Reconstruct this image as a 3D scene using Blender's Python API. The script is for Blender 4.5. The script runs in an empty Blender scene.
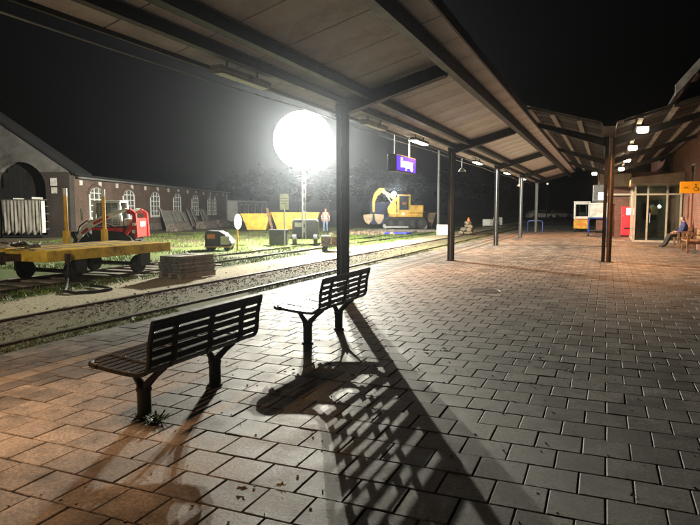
import bpy, bmesh, math, random
from mathutils import Vector, Matrix
random.seed(7)
R = math.radians
sc = bpy.context.scene
COL = sc.collection
# ------------------------------------------------------------------ camera, night sky, exposure
cam_d = bpy.data.cameras.new('camera'); cam = bpy.data.objects.new('camera', cam_d); COL.objects.link(cam)
cam_d.sensor_width = 36; cam_d.lens = 603 / 700 * 36; cam_d.clip_end = 1500; cam_d.clip_start = 0.05
cam.location = (0, 0, 1.65); cam.rotation_euler = (R(90 - 5.117), 0, R(22.94))
sc.camera = cam
w = bpy.data.worlds.new('World'); sc.world = w; w.use_nodes = True
nt = w.node_tree; bg = nt.nodes['Background']
sky = nt.nodes.new('ShaderNodeTexSky'); sky.sky_type = 'NISHITA'; sky.sun_disc = False
sky.sun_elevation = R(-3); sky.sun_rotation = R(200)
nt.links.new(sky.outputs[0], bg.inputs[0]); bg.inputs[1].default_value = 0.01
sc.view_settings.view_transform = 'Standard'; sc.view_settings.look = 'None'
sc.view_settings.gamma = 1; sc.view_settings.use_curve_mapping = False; sc.view_settings.exposure = 0
sc.cycles.use_denoising = True
sc.cycles.max_bounces = 6; sc.cycles.transparent_max_bounces = 16
sc.cycles.sample_clamp_indirect = 4
FLOOD_W = 51000      # construction floodlight, both bulbs together
YARD_W = 3000        # added unseen floodlight behind the viewpoint, aimed at the yard
CANOPY_W = 185        # each lit canopy luminaire

# ------------------------------------------------------------------ materials
MATS = {}
def mat(name, col, rough=.6, metal=0, var=.22, scale=5, bump=0, bscale=60, emit=None, estr=0, spec=.5, alpha=None):
    if name in MATS: return MATS[name]
    m = bpy.data.materials.new(name); m.use_nodes = True; N = m.node_tree.nodes; L = m.node_tree.links
    b = N['Principled BSDF']; b.inputs['Roughness'].default_value = rough; b.inputs['Metallic'].default_value = metal
    b.inputs['Specular IOR Level'].default_value = spec
    tc = N.new('ShaderNodeTexCoord')
    if var:
        n = N.new('ShaderNodeTexNoise'); n.inputs['Scale'].default_value = scale; n.inputs['Detail'].default_value = 6
        L.new(tc.outputs['Object'], n.inputs['Vector'])
        r = N.new('ShaderNodeValToRGB'); r.color_ramp.elements[0].position = .3; r.color_ramp.elements[1].position = .7
        r.color_ramp.elements[0].color = (*[c * (1 - var) for c in col], 1); r.color_ramp.elements[1].color = (*[min(1, c * (1 + var)) for c in col], 1)
        L.new(n.outputs[0], r.inputs[0])
        gn = N.new('ShaderNodeTexNoise'); gn.inputs['Scale'].default_value = scale * .45; gn.inputs['Detail'].default_value = 10; gn.inputs['Roughness'].default_value = .75; L.new(tc.outputs['Object'], gn.inputs['Vector'])
        gr = N.new('ShaderNodeValToRGB'); gr.color_ramp.elements[0].position = .36; gr.color_ramp.elements[1].position = .5; gd = max(.3, 1 - var * 2.2); gr.color_ramp.elements[0].color = (gd, gd * .95, gd * .88, 1)
        gx = N.new('ShaderNodeMix'); gx.data_type = 'RGBA'; gx.blend_type = 'MULTIPLY'; gx.inputs[0].default_value = 1
        L.new(gn.outputs[0], gr.inputs[0]); L.new(r.outputs[0], gx.inputs[6]); L.new(gr.outputs[0], gx.inputs[7]); L.new(gx.outputs[2], b.inputs['Base Color'])
        mr = N.new('ShaderNodeMapRange'); mr.inputs[3].default_value = max(.05, rough - .12); mr.inputs[4].default_value = min(1, rough + .12)
        L.new(n.outputs[0], mr.inputs[0]); L.new(mr.outputs[0], b.inputs['Roughness'])
    else: b.inputs['Base Color'].default_value = (*col, 1)
    if bump:
        n2 = N.new('ShaderNodeTexNoise'); n2.inputs['Scale'].default_value = bscale; n2.inputs['Detail'].default_value = 4
        L.new(tc.outputs['Object'], n2.inputs['Vector'])
        bp = N.new('ShaderNodeBump'); bp.inputs['Strength'].default_value = bump; bp.inputs['Distance'].default_value = .01
        L.new(n2.outputs[0], bp.inputs['Height']); L.new(bp.outputs[0], b.inputs['Normal'])
    if emit: b.inputs['Emission Color'].default_value = (*emit, 1); b.inputs['Emission Strength'].default_value = estr
    MATS[name] = m; return m

def brick_mat(name, axes, c1, c2, mortar, sc_=1.0):
    m = bpy.data.materials.new(name); m.use_nodes = True; N = m.node_tree.nodes; L = m.node_tree.links
    b = N['Principled BSDF']; b.inputs['Roughness'].default_value = .85
    tc = N.new('ShaderNodeTexCoord'); sp = N.new('ShaderNodeSeparateXYZ'); cb = N.new('ShaderNodeCombineXYZ')
    L.new(tc.outputs['Object'], sp.inputs[0]); L.new(sp.outputs[axes[0]], cb.inputs[0]); L.new(sp.outputs[axes[1]], cb.inputs[1])
    br = N.new('ShaderNodeTexBrick'); br.inputs['Scale'].default_value = sc_
    br.inputs['Brick Width'].default_value = .25; br.inputs['Row Height'].default_value = .075; br.inputs['Mortar Size'].default_value = .008
    br.inputs['Color1'].default_value = (*c1, 1); br.inputs['Color2'].default_value = (*c2, 1); br.inputs['Mortar'].default_value = (*mortar, 1)
    L.new(cb.outputs[0], br.inputs['Vector'])
    n = N.new('ShaderNodeTexNoise'); n.inputs['Scale'].default_value = .9; n.inputs['Detail'].default_value = 7; L.new(tc.outputs['Object'], n.inputs['Vector'])
    mx = N.new('ShaderNodeMix'); mx.data_type = 'RGBA'; mx.blend_type = 'MULTIPLY'; mx.inputs[0].default_value = .7
    r = N.new('ShaderNodeValToRGB'); r.color_ramp.elements[0].color = (.45, .45, .45, 1); r.color_ramp.elements[0].position = .3; r.color_ramp.elements[1].position = .65
    L.new(n.outputs[0], r.inputs[0]); L.new(br.outputs[0], mx.inputs[6]); L.new(r.outputs[0], mx.inputs[7]); L.new(mx.outputs[2], b.inputs['Base Color'])
    bp = N.new('ShaderNodeBump'); bp.inputs['Strength'].default_value = .6; bp.inputs['Distance'].default_value = .01; bp.invert = True
    L.new(br.outputs['Fac'], bp.inputs['Height']); L.new(bp.outputs[0], b.inputs['Normal'])
    MATS[name] = m; return m

def paver_mat():
    m = bpy.data.materials.new('paver_concrete'); m.use_nodes = True; N = m.node_tree.nodes; L = m.node_tree.links
    b = N['Principled BSDF']
    geo = N.new('ShaderNodeNewGeometry'); oi = N.new('ShaderNodeObjectInfo')
    ad = N.new('ShaderNodeMath'); ad.operation = 'ADD'; L.new(geo.outputs['Random Per Island'], ad.inputs[0]); L.new(oi.outputs['Random'], ad.inputs[1])
    fr = N.new('ShaderNodeMath'); fr.operation = 'FRACT'; L.new(ad.outputs[0], fr.inputs[0])
    r = N.new('ShaderNodeValToRGB'); r.color_ramp.elements[0].color = (.107, .099, .088, 1); r.color_ramp.elements[1].color = (.235, .218, .192, 1)
    L.new(fr.outputs[0], r.inputs[0])
    # coarse stains
    n = N.new('ShaderNodeTexNoise'); n.inputs['Scale'].default_value = 2.2; n.inputs['Detail'].default_value = 9; n.inputs['Roughness'].default_value = .72
    L.new(geo.outputs['Position'], n.inputs['Vector'])
    r2 = N.new('ShaderNodeValToRGB'); r2.color_ramp.elements[0].position = .40; r2.color_ramp.elements[1].position = .56; r2.color_ramp.elements[0].color = (.25, .24, .23, 1)
    L.new(n.outputs[0], r2.inputs[0])
    mx = N.new('ShaderNodeMix'); mx.data_type = 'RGBA'; mx.blend_type = 'MULTIPLY'; mx.inputs[0].default_value = .8
    L.new(r.outputs[0], mx.inputs[6]); L.new(r2.outputs[0], mx.inputs[7])
    # fine grain
    g = N.new('ShaderNodeTexNoise'); g.inputs['Scale'].default_value = 42; g.inputs['Detail'].default_value = 9; g.inputs['Roughness'].default_value = .8; L.new(geo.outputs['Position'], g.inputs['Vector'])
    r3 = N.new('ShaderNodeValToRGB'); r3.color_ramp.elements[0].position = .3; r3.color_ramp.elements[1].position = .75; r3.color_ramp.elements[0].position = .38; r3.color_ramp.elements[1].position = .64; r3.color_ramp.elements[0].color = (.4, .4, .4, 1); r3.color_ramp.elements[1].color = (1.55, 1.55, 1.55, 1)
    L.new(g.outputs[0], r3.inputs[0])
    m2 = N.new('ShaderNodeMix'); m2.data_type = 'RGBA'; m2.blend_type = 'MULTIPLY'; m2.inputs[0].default_value = 1
    L.new(mx.outputs[2], m2.inputs[6]); L.new(r3.outputs[0], m2.inputs[7])
    # small spots
    v = N.new('ShaderNodeTexVoronoi'); v.inputs['Scale'].default_value = 2.3; L.new(geo.outputs['Position'], v.inputs['Vector'])
    vn = N.new('ShaderNodeMath'); vn.operation = 'MULTIPLY_ADD'; vn.inputs[1].default_value = .12; L.new(g.outputs[0], vn.inputs[0]); L.new(v.outputs['Distance'], vn.inputs[2])
    r4 = N.new('ShaderNodeValToRGB'); r4.color_ramp.elements[0].position = .10; r4.color_ramp.elements[1].position = .24; r4.color_ramp.elements[0].color = (.4, .38, .36, 1)
    L.new(vn.outputs[0], r4.inputs[0])
    m3 = N.new('ShaderNodeMix'); m3.data_type = 'RGBA'; m3.blend_type = 'MULTIPLY'; m3.inputs[0].default_value = .95
    L.new(m2.outputs[2], m3.inputs[6]); L.new(r4.outputs[0], m3.inputs[7]); L.new(m3.outputs[2], b.inputs['Base Color'])
    mr = N.new('ShaderNodeMapRange'); mr.inputs[1].default_value = .3; mr.inputs[2].default_value = .7; mr.inputs[3].default_value = .52; mr.inputs[4].default_value = .74
    L.new(n.outputs[0], mr.inputs[0]); L.new(mr.outputs[0], b.inputs['Roughness'])
    bp = N.new('ShaderNodeBump'); bp.inputs['Strength'].default_value = .8; bp.inputs['Distance'].default_value = .006
    L.new(g.outputs[0], bp.inputs['Height']); L.new(bp.outputs[0], b.inputs['Normal'])
    MATS['paver'] = m; return m

def ground_mat():
    m = bpy.data.materials.new('yard_soil'); m.use_nodes = True; N = m.node_tree.nodes; L = m.node_tree.links
    b = N['Principled BSDF']; b.inputs['Roughness'].default_value = .9
    geo = N.new('ShaderNodeNewGeometry')
    sp = N.new('ShaderNodeSeparateXYZ'); L.new(geo.outputs['Position'], sp.inputs[0])
    n = N.new('ShaderNodeTexNoise'); n.inputs['Scale'].default_value = .55; n.inputs['Detail'].default_value = 8; L.new(geo.outputs['Position'], n.inputs['Vector'])
    # strips parallel to the track: position across, wobbling
    wob = N.new('ShaderNodeMath'); wob.operation = 'MULTIPLY_ADD'; wob.inputs[1].default_value = 1.6; L.new(n.outputs[0], wob.inputs[0]); L.new(sp.outputs[0], wob.inputs[2])
    mr = N.new('ShaderNodeMapRange'); mr.inputs[1].default_value = -20; mr.inputs[2].default_value = -5; L.new(wob.outputs[0], mr.inputs[0])
    r = N.new('ShaderNodeValToRGB'); cr = r.color_ramp
    soil = (.125, .10, .06, 1); grav = (.54, .49, .35, 1); green = (.10, .15, .025, 1)
    def pos(x): return (x + .8 + 20) / 15
    stops = [(-20, soil), (-18, soil), (-16.5, green), (-13.6, green), (-13.0, (.09, .11, .03, 1)), (-11.9, (.09, .11, .03, 1)), (-11.4, green), (-10.5, green), (-10.1, grav), (-8.75, grav), (-8.4, soil), (-7.9, (.15, .13, .07, 1)), (-7.3, (.17, .165, .075, 1)), (-6.7, (.15, .165, .06, 1)), (-6.1, (.13, .15, .05, 1))]
    while len(cr.elements) < len(stops): cr.elements.new(.5)
    for e, (x, c) in zip(cr.elements, stops): e.position = max(0, min(1, pos(x))); e.color = c
    L.new(mr.outputs[0], r.inputs[0])
    g = N.new('ShaderNodeTexNoise'); g.inputs['Scale'].default_value = 22; g.inputs['Detail'].default_value = 9; g.inputs['Roughness'].default_value = .75; L.new(geo.outputs['Position'], g.inputs['Vector'])
    r2 = N.new('ShaderNodeValToRGB'); r2.color_ramp.elements[0].position = .32; r2.color_ramp.elements[1].position = .68; r2.color_ramp.elements[0].color = (.35, .34, .32, 1); r2.color_ramp.elements[1].color = (1.3, 1.28, 1.2, 1)
    L.new(g.outputs[0], r2.inputs[0])
    mx = N.new('ShaderNodeMix'); mx.data_type = 'RGBA'; mx.blend_type = 'MULTIPLY'; mx.inputs[0].default_value = 1
    L.new(r.outputs[0], mx.inputs[6]); L.new(r2.outputs[0], mx.inputs[7]); L.new(mx.outputs[2], b.inputs['Base Color'])
    bp = N.new('ShaderNodeBump'); bp.inputs['Strength'].default_value = 1; bp.inputs['Distance'].default_value = .05
    L.new(g.outputs[0], bp.inputs['Height']); L.new(bp.outputs[0], b.inputs['Normal'])
    return m

def glass_mat(name='glass', tint=(.75, .85, .82), rough=.03):
    m = bpy.data.materials.new(name); m.use_nodes = True; N = m.node_tree.nodes; L = m.node_tree.links
    b = N['Principled BSDF']; N.remove(b)
    gl = N.new('ShaderNodeBsdfGlossy'); gl.inputs['Roughness'].default_value = rough
    tr = N.new('ShaderNodeBsdfTransparent'); tr.inputs[0].default_value = (*tint, 1)
    fz = N.new('ShaderNodeFresnel'); fz.inputs[0].default_value = 1.5; mx = N.new('ShaderNodeMixShader')
    L.new(fz.outputs[0], mx.inputs[0]); L.new(tr.outputs[0], mx.inputs[1]); L.new(gl.outputs[0], mx.inputs[2]); L.new(mx.outputs[0], N['Material Output'].inputs[0])
    MATS[name] = m; return m

def ribbed_mat():
    m = mat('roof_sheet', (.80, .80, .785), .55, 0, .12, 1.4)
    N = m.node_tree.nodes; L = m.node_tree.links
    wv = N.new('ShaderNodeTexWave'); wv.bands_direction = 'X'; wv.inputs['Scale'].default_value = 11; wv.inputs['Distortion'].default_value = 0
    tc = N.new('ShaderNodeTexCoord'); L.new(tc.outputs['Object'], wv.inputs['Vector'])
    bp = N.new('ShaderNodeBump'); bp.inputs['Strength'].default_value = .35; bp.inputs['Distance'].default_value = .008
    L.new(wv.outputs[0], bp.inputs['Height']); L.new(bp.outputs[0], N['Principled BSDF'].inputs['Normal'])
    return m

def emis_mat(name, col, s):
    m = bpy.data.materials.new(name); m.use_nodes = True
    b = m.node_tree.nodes['Principled BSDF']; b.inputs['Base Color'].default_value = (*[min(.8, c) for c in col], 1)
    b.inputs['Emission Color'].default_value = (*col, 1); b.inputs['Emission Strength'].default_value = s
    MATS[name] = m; return m

# ------------------------------------------------------------------ mesh building helpers
class MB:
    def __init__(s): s.v = []; s.f = []
    def add(s, vs, fs):
        o = len(s.v); s.v += [tuple(v) for v in vs]; s.f += [tuple(i + o for i in f) for f in fs]; return s
    def box(s, c, d, rot=None):
        x, y, z = d[0] / 2, d[1] / 2, d[2] / 2
        vs = [Vector((a * x, b * y, e * z)) for e in (-1, 1) for a, b in ((-1, -1), (1, -1), (1, 1), (-1, 1))]
        if rot is not None: vs = [rot @ v for v in vs]
        c = Vector(c)
        return s.add([v + c for v in vs], [(3, 2, 1, 0), (4, 5, 6, 7), (0, 1, 5, 4), (1, 2, 6, 5), (2, 3, 7, 6), (3, 0, 4, 7)])
    def bx(s, x0, x1, y0, y1, z0, z1): return s.box(((x0 + x1) / 2, (y0 + y1) / 2, (z0 + z1) / 2), (x1 - x0, y1 - y0, z1 - z0))
    def bar(s, p, q, wd, ht, up=(0, 0, 1)):
        p = Vector(p); q = Vector(q); d = (q - p); l = d.length; d.normalize(); up = Vector(up)
        if abs(d.dot(up)) > .98: up = Vector((1, 0, 0))
        sx = d.cross(up).normalized(); uz = sx.cross(d).normalized()
        return s.box((p + q) / 2, (wd, l, ht), Matrix((sx, d, uz)).transposed())
    def tube(s, pts, r, n=8, closed=False, caps=True):
        pts = [Vector(p) for p in pts]; rs = r if isinstance(r, (list, tuple)) else [r] * len(pts); rings = []; prev = None
        for i, p in enumerate(pts):
            a = pts[i - 1] if i > 0 else (pts[-1] if closed else p); b = pts[i + 1] if i < len(pts) - 1 else (pts[0] if closed else p)
            d = (b - a).normalized()
            if prev is None: u = d.orthogonal().normalized()
            else: u = (prev - d * prev.dot(d)).normalized()
            prev = u; vv = d.cross(u)
            rings.append([p + (u * math.cos(t) + vv * math.sin(t)) * rs[i] for t in [2 * math.pi * k / n for k in range(n)]])
        vs = [v for rg in rings for v in rg]; fs = []
        m = len(rings)
        for i in range(m if closed else m - 1):
            j = (i + 1) % m
            for k in range(n): fs.append((i * n + k, i * n + (k + 1) % n, j * n + (k + 1) % n, j * n + k))
        if caps and not closed: fs += [tuple(range(n - 1, -1, -1)), tuple((m - 1) * n + k for k in range(n))]
        return s.add(vs, fs)
    def cyl(s, p, q, r0, r1=None, n=12): return s.tube([p, q], [r0, r0 if r1 is None else r1], n)
    def prism(s, poly, axis, a0, a1):
        # poly: 2D points; extruded along axis ('x': poly is (y,z); 'y': (x,z); 'z': (x,y))
        def P(u, v, a): return (a, u, v) if axis == 'x' else ((u, a, v) if axis == 'y' else (u, v, a))
        n = len(poly); vs = [P(u, v, a0) for u, v in poly] + [P(u, v, a1) for u, v in poly]
        return s.add(vs, [tuple(range(n - 1, -1, -1)), tuple(range(n, 2 * n))] + [(i, (i + 1) % n, n + (i + 1) % n, n + i) for i in range(n)])
    def sphere(s, c, r, nu=16, nv=10, sq=(1, 1, 1)):
        vs = []; fs = []
        for j in range(nv + 1):
            t = math.pi * j / nv
            for i in range(nu):
                a = 2 * math.pi * i / nu; vs.append((c[0] + r * sq[0] * math.sin(t) * math.cos(a), c[1] + r * sq[1] * math.sin(t) * math.sin(a), c[2] + r * sq[2] * math.cos(t)))
        for j in range(nv):
            for i in range(nu): fs.append((j * nu + i, (j + 1) * nu + i, (j + 1) * nu + (i + 1) % nu, j * nu + (i + 1) % nu))
        return s.add(vs, fs)
    def mesh(s, name, m, smooth=False):
        me = bpy.data.meshes.new(name); me.from_pydata([tuple(v) for v in s.v], [], s.f)
        b = bmesh.new(); b.from_mesh(me); bmesh.ops.remove_doubles(b, verts=b.verts, dist=1e-6) if smooth else None
        bmesh.ops.recalc_face_normals(b, faces=b.faces); b.to_mesh(me); b.free()
        if m: me.materials.append(m)
        if smooth:
            me.polygons.foreach_set('use_smooth', [True] * len(me.polygons))
            try: me.set_sharp_from_angle(angle=R(40))
            except Exception: pass
        return me
    def build(s, name, m, parent=None, smooth=False, bevel=0, seg=2):
        o = bpy.data.objects.new(name, s.mesh(name, m, smooth)); COL.objects.link(o)
        if parent: o.parent = parent
        if bevel:
            md = o.modifiers.new('edge', 'BEVEL'); md.width = bevel; md.segments = seg; md.limit_method = 'ANGLE'; md.angle_limit = R(40)
        return o
def tag(o, label, cat=None, group=None, kind=None):
    if label: o['label'] = label
    if cat: o['category'] = cat
    if group: o['group'] = group
    if kind: o['kind'] = kind
    return o
def thing(name, label, cat, loc=(0, 0, 0), rz=0, group=None):
    o = bpy.data.objects.new(name, None); COL.objects.link(o); o.location = loc; o.rotation_euler = (0, 0, rz); o.empty_display_size = .2
    return tag(o, label, cat, group)
def clone(o, parent=None, loc=None, rz=None):
    c = o.copy(); COL.objects.link(c); c.parent = parent
    if loc is not None: c.location = loc
    if rz is not None: c.rotation_euler = (0, 0, rz)
    for ch in list(o.children): clone(ch, c)
    return c
def light(name, kind, parent, loc, power, col, **kw):
    d = bpy.data.lights.new(name, kind); d.energy = power; d.color = col
    for k, v in kw.items():
        if k != 'rot': setattr(d, k, v)
    o = bpy.data.objects.new(name, d); COL.objects.link(o); o.location = loc
    if 'rot' in kw: o.rotation_euler = kw['rot']
    if parent: o.parent = parent
    return o
def text(name, body, size, m, parent, loc, rot, depth=.003, bold=0):
    cu = bpy.data.curves.new(name, 'FONT'); cu.body = body; cu.size = size; cu.extrude = depth; cu.offset = bold; cu.align_x = 'CENTER'; cu.align_y = 'CENTER'
    tmp = bpy.data.objects.new(name, cu); COL.objects.link(tmp)
    bpy.context.view_layer.update()
    me = bpy.data.meshes.new_from_object(tmp.evaluated_get(bpy.context.evaluated_depsgraph_get()))
    bpy.data.objects.remove(tmp)
    o = bpy.data.objects.new(name, me); COL.objects.link(o); me.materials.clear(); me.materials.append(m)
    o.parent = parent; o.location = loc; o.rotation_euler = rot
    return o
YAW = R(22.94)
def cw(r, d): return (r * math.cos(YAW) - d * math.sin(YAW), r * math.sin(YAW) + d * math.cos(YAW))   # sideways / ahead of the viewpoint -> world

black = mat('black_steel', (.016, .016, .018), .42, .2, .3, 9, .1, 90)
galv = mat('galvanised_steel', (.32, .33, .33), .45, .6, .15, 8)
dsteel = mat('dark_steel', (.035, .037, .04), .5, .3, .3, 6)
rust = mat('rail_rust', (.07, .045, .032), .55, .4, .4, 18, .3, 80)
yellow = mat('yellow_paint', (.62, .36, .03), .45, 0, .25, 4, .15, 40)
ypale = mat('worn_yellow_paint', (.68, .44, .06), .55, 0, .24, 5, .2, 40)
white = mat('white_paint', (.72, .72, .69), .5, 0, .10, 5)
offw = mat('dirty_white', (.55, .54, .5), .7, 0, .22, 4)
red = mat('red_paint', (.55, .02, .02), .4, 0, .15, 5)
rubber = mat('rubber', (.018, .017, .016), .8, 0, .3, 12)
darkg = mat('dark_cover', (.022, .024, .022), .6, 0, .3, 6)
blue = mat('blue_paint', (.02, .05, .3), .4, 0, .15, 6)
wood = mat('weathered_wood', (.26, .15, .075), .65, 0, .35, 14, .3, 60)
greyw = mat('grey_board', (.2, .17, .14), .75, 0, .35, 9, .4, 50)
conc = mat('concrete', (.27, .26, .24), .85, 0, .25, 5, .4, 50)
beige = mat('beige_frame', (.42, .36, .27), .5, 0, .12, 5)
glass = glass_mat()
dglass = mat('dark_pane', (.02, .024, .026), .12, 0, 0)
warm = emis_mat('lit_diffuser', (1, .78, .48), 26)
coolm = mat('unlit_diffuser', (.55, .55, .52), .35, 0, .05)
leafm = mat('foliage', (.008, .011, .006), .7, 0, .5, 3)
barkm = mat('bark', (.06, .045, .03), .9, 0, .3, 8, .5, 30)
# ------------------------------------------------------------------ ground, platform, tracks
GZ = -0.06
def struct(o, label): return tag(o, label, kind='structure')
gm = ground_mat()
nx, ny = 60, 60
g = MB()
xs = [-420, -200, -120, -80, -60, -45, -35] + [-30 + i * .5 for i in range(48)] + [-6.3]
ys = [-12, -6] + [i * .6 for i in range(0, 90)] + [58, 64, 74, 90, 120, 170, 260, 420]
def gz(x, y):
    if x < -28 or y > 53 or x > -6.4 or y < 0: return GZ
    return GZ - .012 + .028 * math.sin(x * 3.1 + y * .7) * math.sin(y * 1.3 - x) * (0.4 if x > -9 else 1) - (.012 if x > -9 else 0)
vs = [(x, y, gz(x, y)) for y in ys for x in xs]
W_ = len(xs)
g.add(vs, [(j * W_ + i, j * W_ + i + 1, (j + 1) * W_ + i + 1, (j + 1) * W_ + i) for j in range(len(ys) - 1) for i in range(W_ - 1)])
ground = g.build('ground', gm, smooth=True); struct(ground, 'bare and grassy yard ground around the railway tracks')
far = MB().add([(-6.3, 62, GZ - .01), (420, 62, GZ - .01), (420, 420, GZ - .01), (-6.3, 420, GZ - .01)], [(0, 1, 2, 3)])
fo = far.build('ground', mat('far_asphalt', (.05, .05, .05), .9, 0, .2, 1)); struct(fo, 'dark ground beyond the end of the platform')

pm = paver_mat()
bed = MB().bx(-6.25, 14, -6, 62.5, -.6, -.045)
plat = bed.build('platform', mat('bedding_sand', (.055, .05, .042), .95, 0, .3, 8, .5, 60)); struct(plat, 'station platform paved with square concrete slabs in staggered courses')
PX, PY = .305, .314
def paver_mesh(mb, cx, cy, wx, wy, tz=0.0, ax=0, ay=0):
    j = .004; c = .005
    x0, x1, y0, y1 = -wx / 2 + j, wx / 2 - j, -wy / 2 + j, wy / 2 - j
    def zt(x, y): return tz + ax * x + ay * y
    vs = [(cx + x, cy + y, -.05) for x, y in ((x0, y0), (x1, y0), (x1, y1), (x0, y1))]
    vs += [(cx + x, cy + y, zt(x, y) - c) for x, y in ((x0, y0), (x1, y0), (x1, y1), (x0, y1))]
    vs += [(cx + x, cy + y, zt(x, y)) for x, y in ((x0 + c, y0 + c), (x1 - c, y0 + c), (x1 - c, y1 - c), (x0 + c, y1 - c))]
    mb.add(vs, [(8, 9, 10, 11)] + [(a + k, a + (k + 1) % 4, a + 4 + (k + 1) % 4, a + 4 + k) for a in (0, 4) for k in range(4)])
variants = []
for k in range(9):
    mb = MB(); paver_mesh(mb, 0, 0, PX, PY, 0, random.uniform(-.009, .009), random.uniform(-.009, .009)); variants.append(mb.mesh('paver', pm))
rest = MB()
cyaw, syaw = math.cos(YAW), math.sin(YAW)
cells = []
row = 0
y = 3.93 - 10 * PY
while y < 50:
    off = -.86 if row % 2 == 0 else -.86 + PX / 2
    x = off - 14 * PX
    while x - PX / 2 > -5.0 - PX * .8: x -= PX
    while x < 5.5 if y > 8 else x < 3.4:
        x0, x1 = max(x, -4.98), x + PX
        if x1 - x0 > .04: cells.append((x0, x1, y))
        x += PX
    row += 1; y += PY
scored = []
for (x0, x1, y0) in cells:
    cx, cy = (x0 + x1) / 2, y0 + PY / 2
    rr = cx * cyaw + cy * syaw; dd = -cx * syaw + cy * cyaw
    full = x1 - x0 > PX - .01
    dep = dd * math.cos(R(5.1)) + 1.65 * math.sin(R(5.1)); px = 350 + 603 * rr / max(.1, dep); py = 208.5 + 603 * 1.65 / max(.1, dd)
    scored.append((0 if (full and dd > 1.5 and -25 < px < 725 and py < 545) else 1, dd, x0, x1, y0))
scored.sort()
for i, (bad, dd, x0, x1, y0) in enumerate(scored):
    if i < 290 and not bad:
        o = bpy.data.objects.new('paver', variants[random.randrange(9)]); COL.objects.link(o); o.parent = plat
        o.location = ((x0 + x1) / 2 + random.uniform(-.0015, .0015), y0 + PY / 2 + random.uniform(-.0015, .0015), random.uniform(-.003, .002)); o.rotation_euler = (0, 0, random.choice((0, math.pi)) + random.uniform(-.008, .008))
    elif dd > .8 or x0 > -2:
        paver_mesh(rest, (x0 + x1) / 2, y0 + PY / 2, x1 - x0, PY, random.uniform(-.0025, .0025), random.uniform(-.006, .006), random.uniform(-.006, .006))
# edge courses beyond the guidance strip
y = 1.0; k = 0
edge = MB()
while y < 50:
    for a, b in ((-6.23, -5.93), (-5.93, -5.6)):
        yo = y + (.15 if a > -6 else 0)
        paver_mesh(rest, (a + b) / 2, yo + .15, b - a, .3, random.uniform(-.004, .003), random.uniform(-.01, .01), random.uniform(-.01, .01))
    y += .3
o = rest.build('paver_field', pm, plat); tag(o, None, kind='stuff')
darkslab = mat('dark_slab', (.075, .068, .06), .65, 0, .3, 6, .3, 60); tact = mat('ribbed_slab', (.165, .145, .115), .6, 0, .25, 6, .4, 60)
for a, b, m_, nm in ((-5.6, -5.42, darkslab, 'dark_band'), (-5.42, -5.18, tact, 'guidance_strip'), (-5.18, -4.985, darkslab, 'dark_band')):
    mb = MB(); y = 1.0
    while y < 50: paver_mesh(mb, (a + b) / 2, y + .15, b - a, .3, random.uniform(-.003, .001), 0, random.uniform(-.006, .006)); y += .3
    o = mb.build(nm, m_, plat); tag(o, None, kind='stuff')
o = MB().bx(-6.24, 14, 50, 62, -.05, -.004).build('paved_area', pm, plat)
o = MB().bx(-6.33, -6.235, 1, 50, -.3, -.016).build('edge_kerb', mat('mossy_kerb', (.10, .10, .07), .9, 0, .4, 7, .5, 50), plat)

def rail_profile(xc, z): return [(xc - .035, z), (xc + .035, z), (xc + .035, z - .04), (xc + .01, z - .05), (xc + .01, z - .14), (xc + .06, z - .16), (xc - .06, z - .16), (xc - .01, z - .14), (xc - .01, z - .05), (xc - .035, z - .04)]
def track(xa, xb, z, label, sleepers):
    t = tag(thing('railway_track', label, None), label, kind='structure')
    for xc in (xa, xb): MB().prism(rail_profile(xc, z), 'y', 0.5, 150).build('rail', rust, t)
    if sleepers:
        me = MB().box((0, 0, 0), (2.5, .24, .14)).mesh('sleeper', greyw)
        y = 3.0
        while y < 15.5:
            s = bpy.data.objects.new('sleeper', me); COL.objects.link(s); s.parent = t; s.location = ((xa + xb) / 2 + random.uniform(-.05, .05), y, GZ - .05 + random.uniform(-.008,.008)); s.rotation_euler = (0, 0, random.uniform(-.03, .03)); y += .65
    return t
track(-6.93, -8.47, -.045, 'rusty railway track sunk in the ground right beside the platform edge', False)
track(-11.2, -12.72, .0, 'second railway track on sleepers under the yellow flat wagon', True)
# grass tufts and litter
def blades(name, label, boxes, n, h, m_, cat='grass'):
    mb = MB()
    for _ in range(n):
        b = random.choices(boxes, weights=[(q[1] - q[0]) * (q[3] - q[2]) * q[4] for q in boxes])[0]
        x = random.uniform(b[0], b[1]); y = b[2] + (b[3] - b[2]) * random.random() ** 1.4
        if math.sin(x * 2.3 + 1.7 * math.sin(y * .8)) + math.sin(y * 1.9 + x) * .8 < -.45: continue
        a = random.uniform(0, 6.28); l = h * random.uniform(.4, 1.3); wd = .006 + .010 * random.random(); lean = random.uniform(.2, .9) * l
        dx, dy = math.cos(a), math.sin(a); z = GZ - .02
        mb.add([(x - dy * wd, y + dx * wd, z), (x + dy * wd, y - dx * wd, z), (x + dx * lean, y + dy * lean, z + l)], [(0, 1, 2)])
    o = mb.build(name, m_); return tag(o, label, cat, kind='stuff')
grassm = mat('grass_blade', (.115, .175, .022), .6, 0, .35, 2)
blades('grass', 'bright green grass along the second track and round the yard signs', [(-11.35, -10.3, 6, 46, 1.3), (-12.9, -11.3, 15, 44, 1.2), (-16.6, -13.2, 12, 46, 1.0), (-28, -17, 22, 50, .5)], 60000, .09, grassm)
blades('grass', 'sparse mossy grass between the platform kerb and the nearest rail', [(-6.85, -6.34, 3, 40, 1.0), (-8.3, -7.1, 4, 40, .12)], 14000, .035, mat('moss', (.075, .085, .028), .8, 0, .3, 3))
mb = MB()
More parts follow.
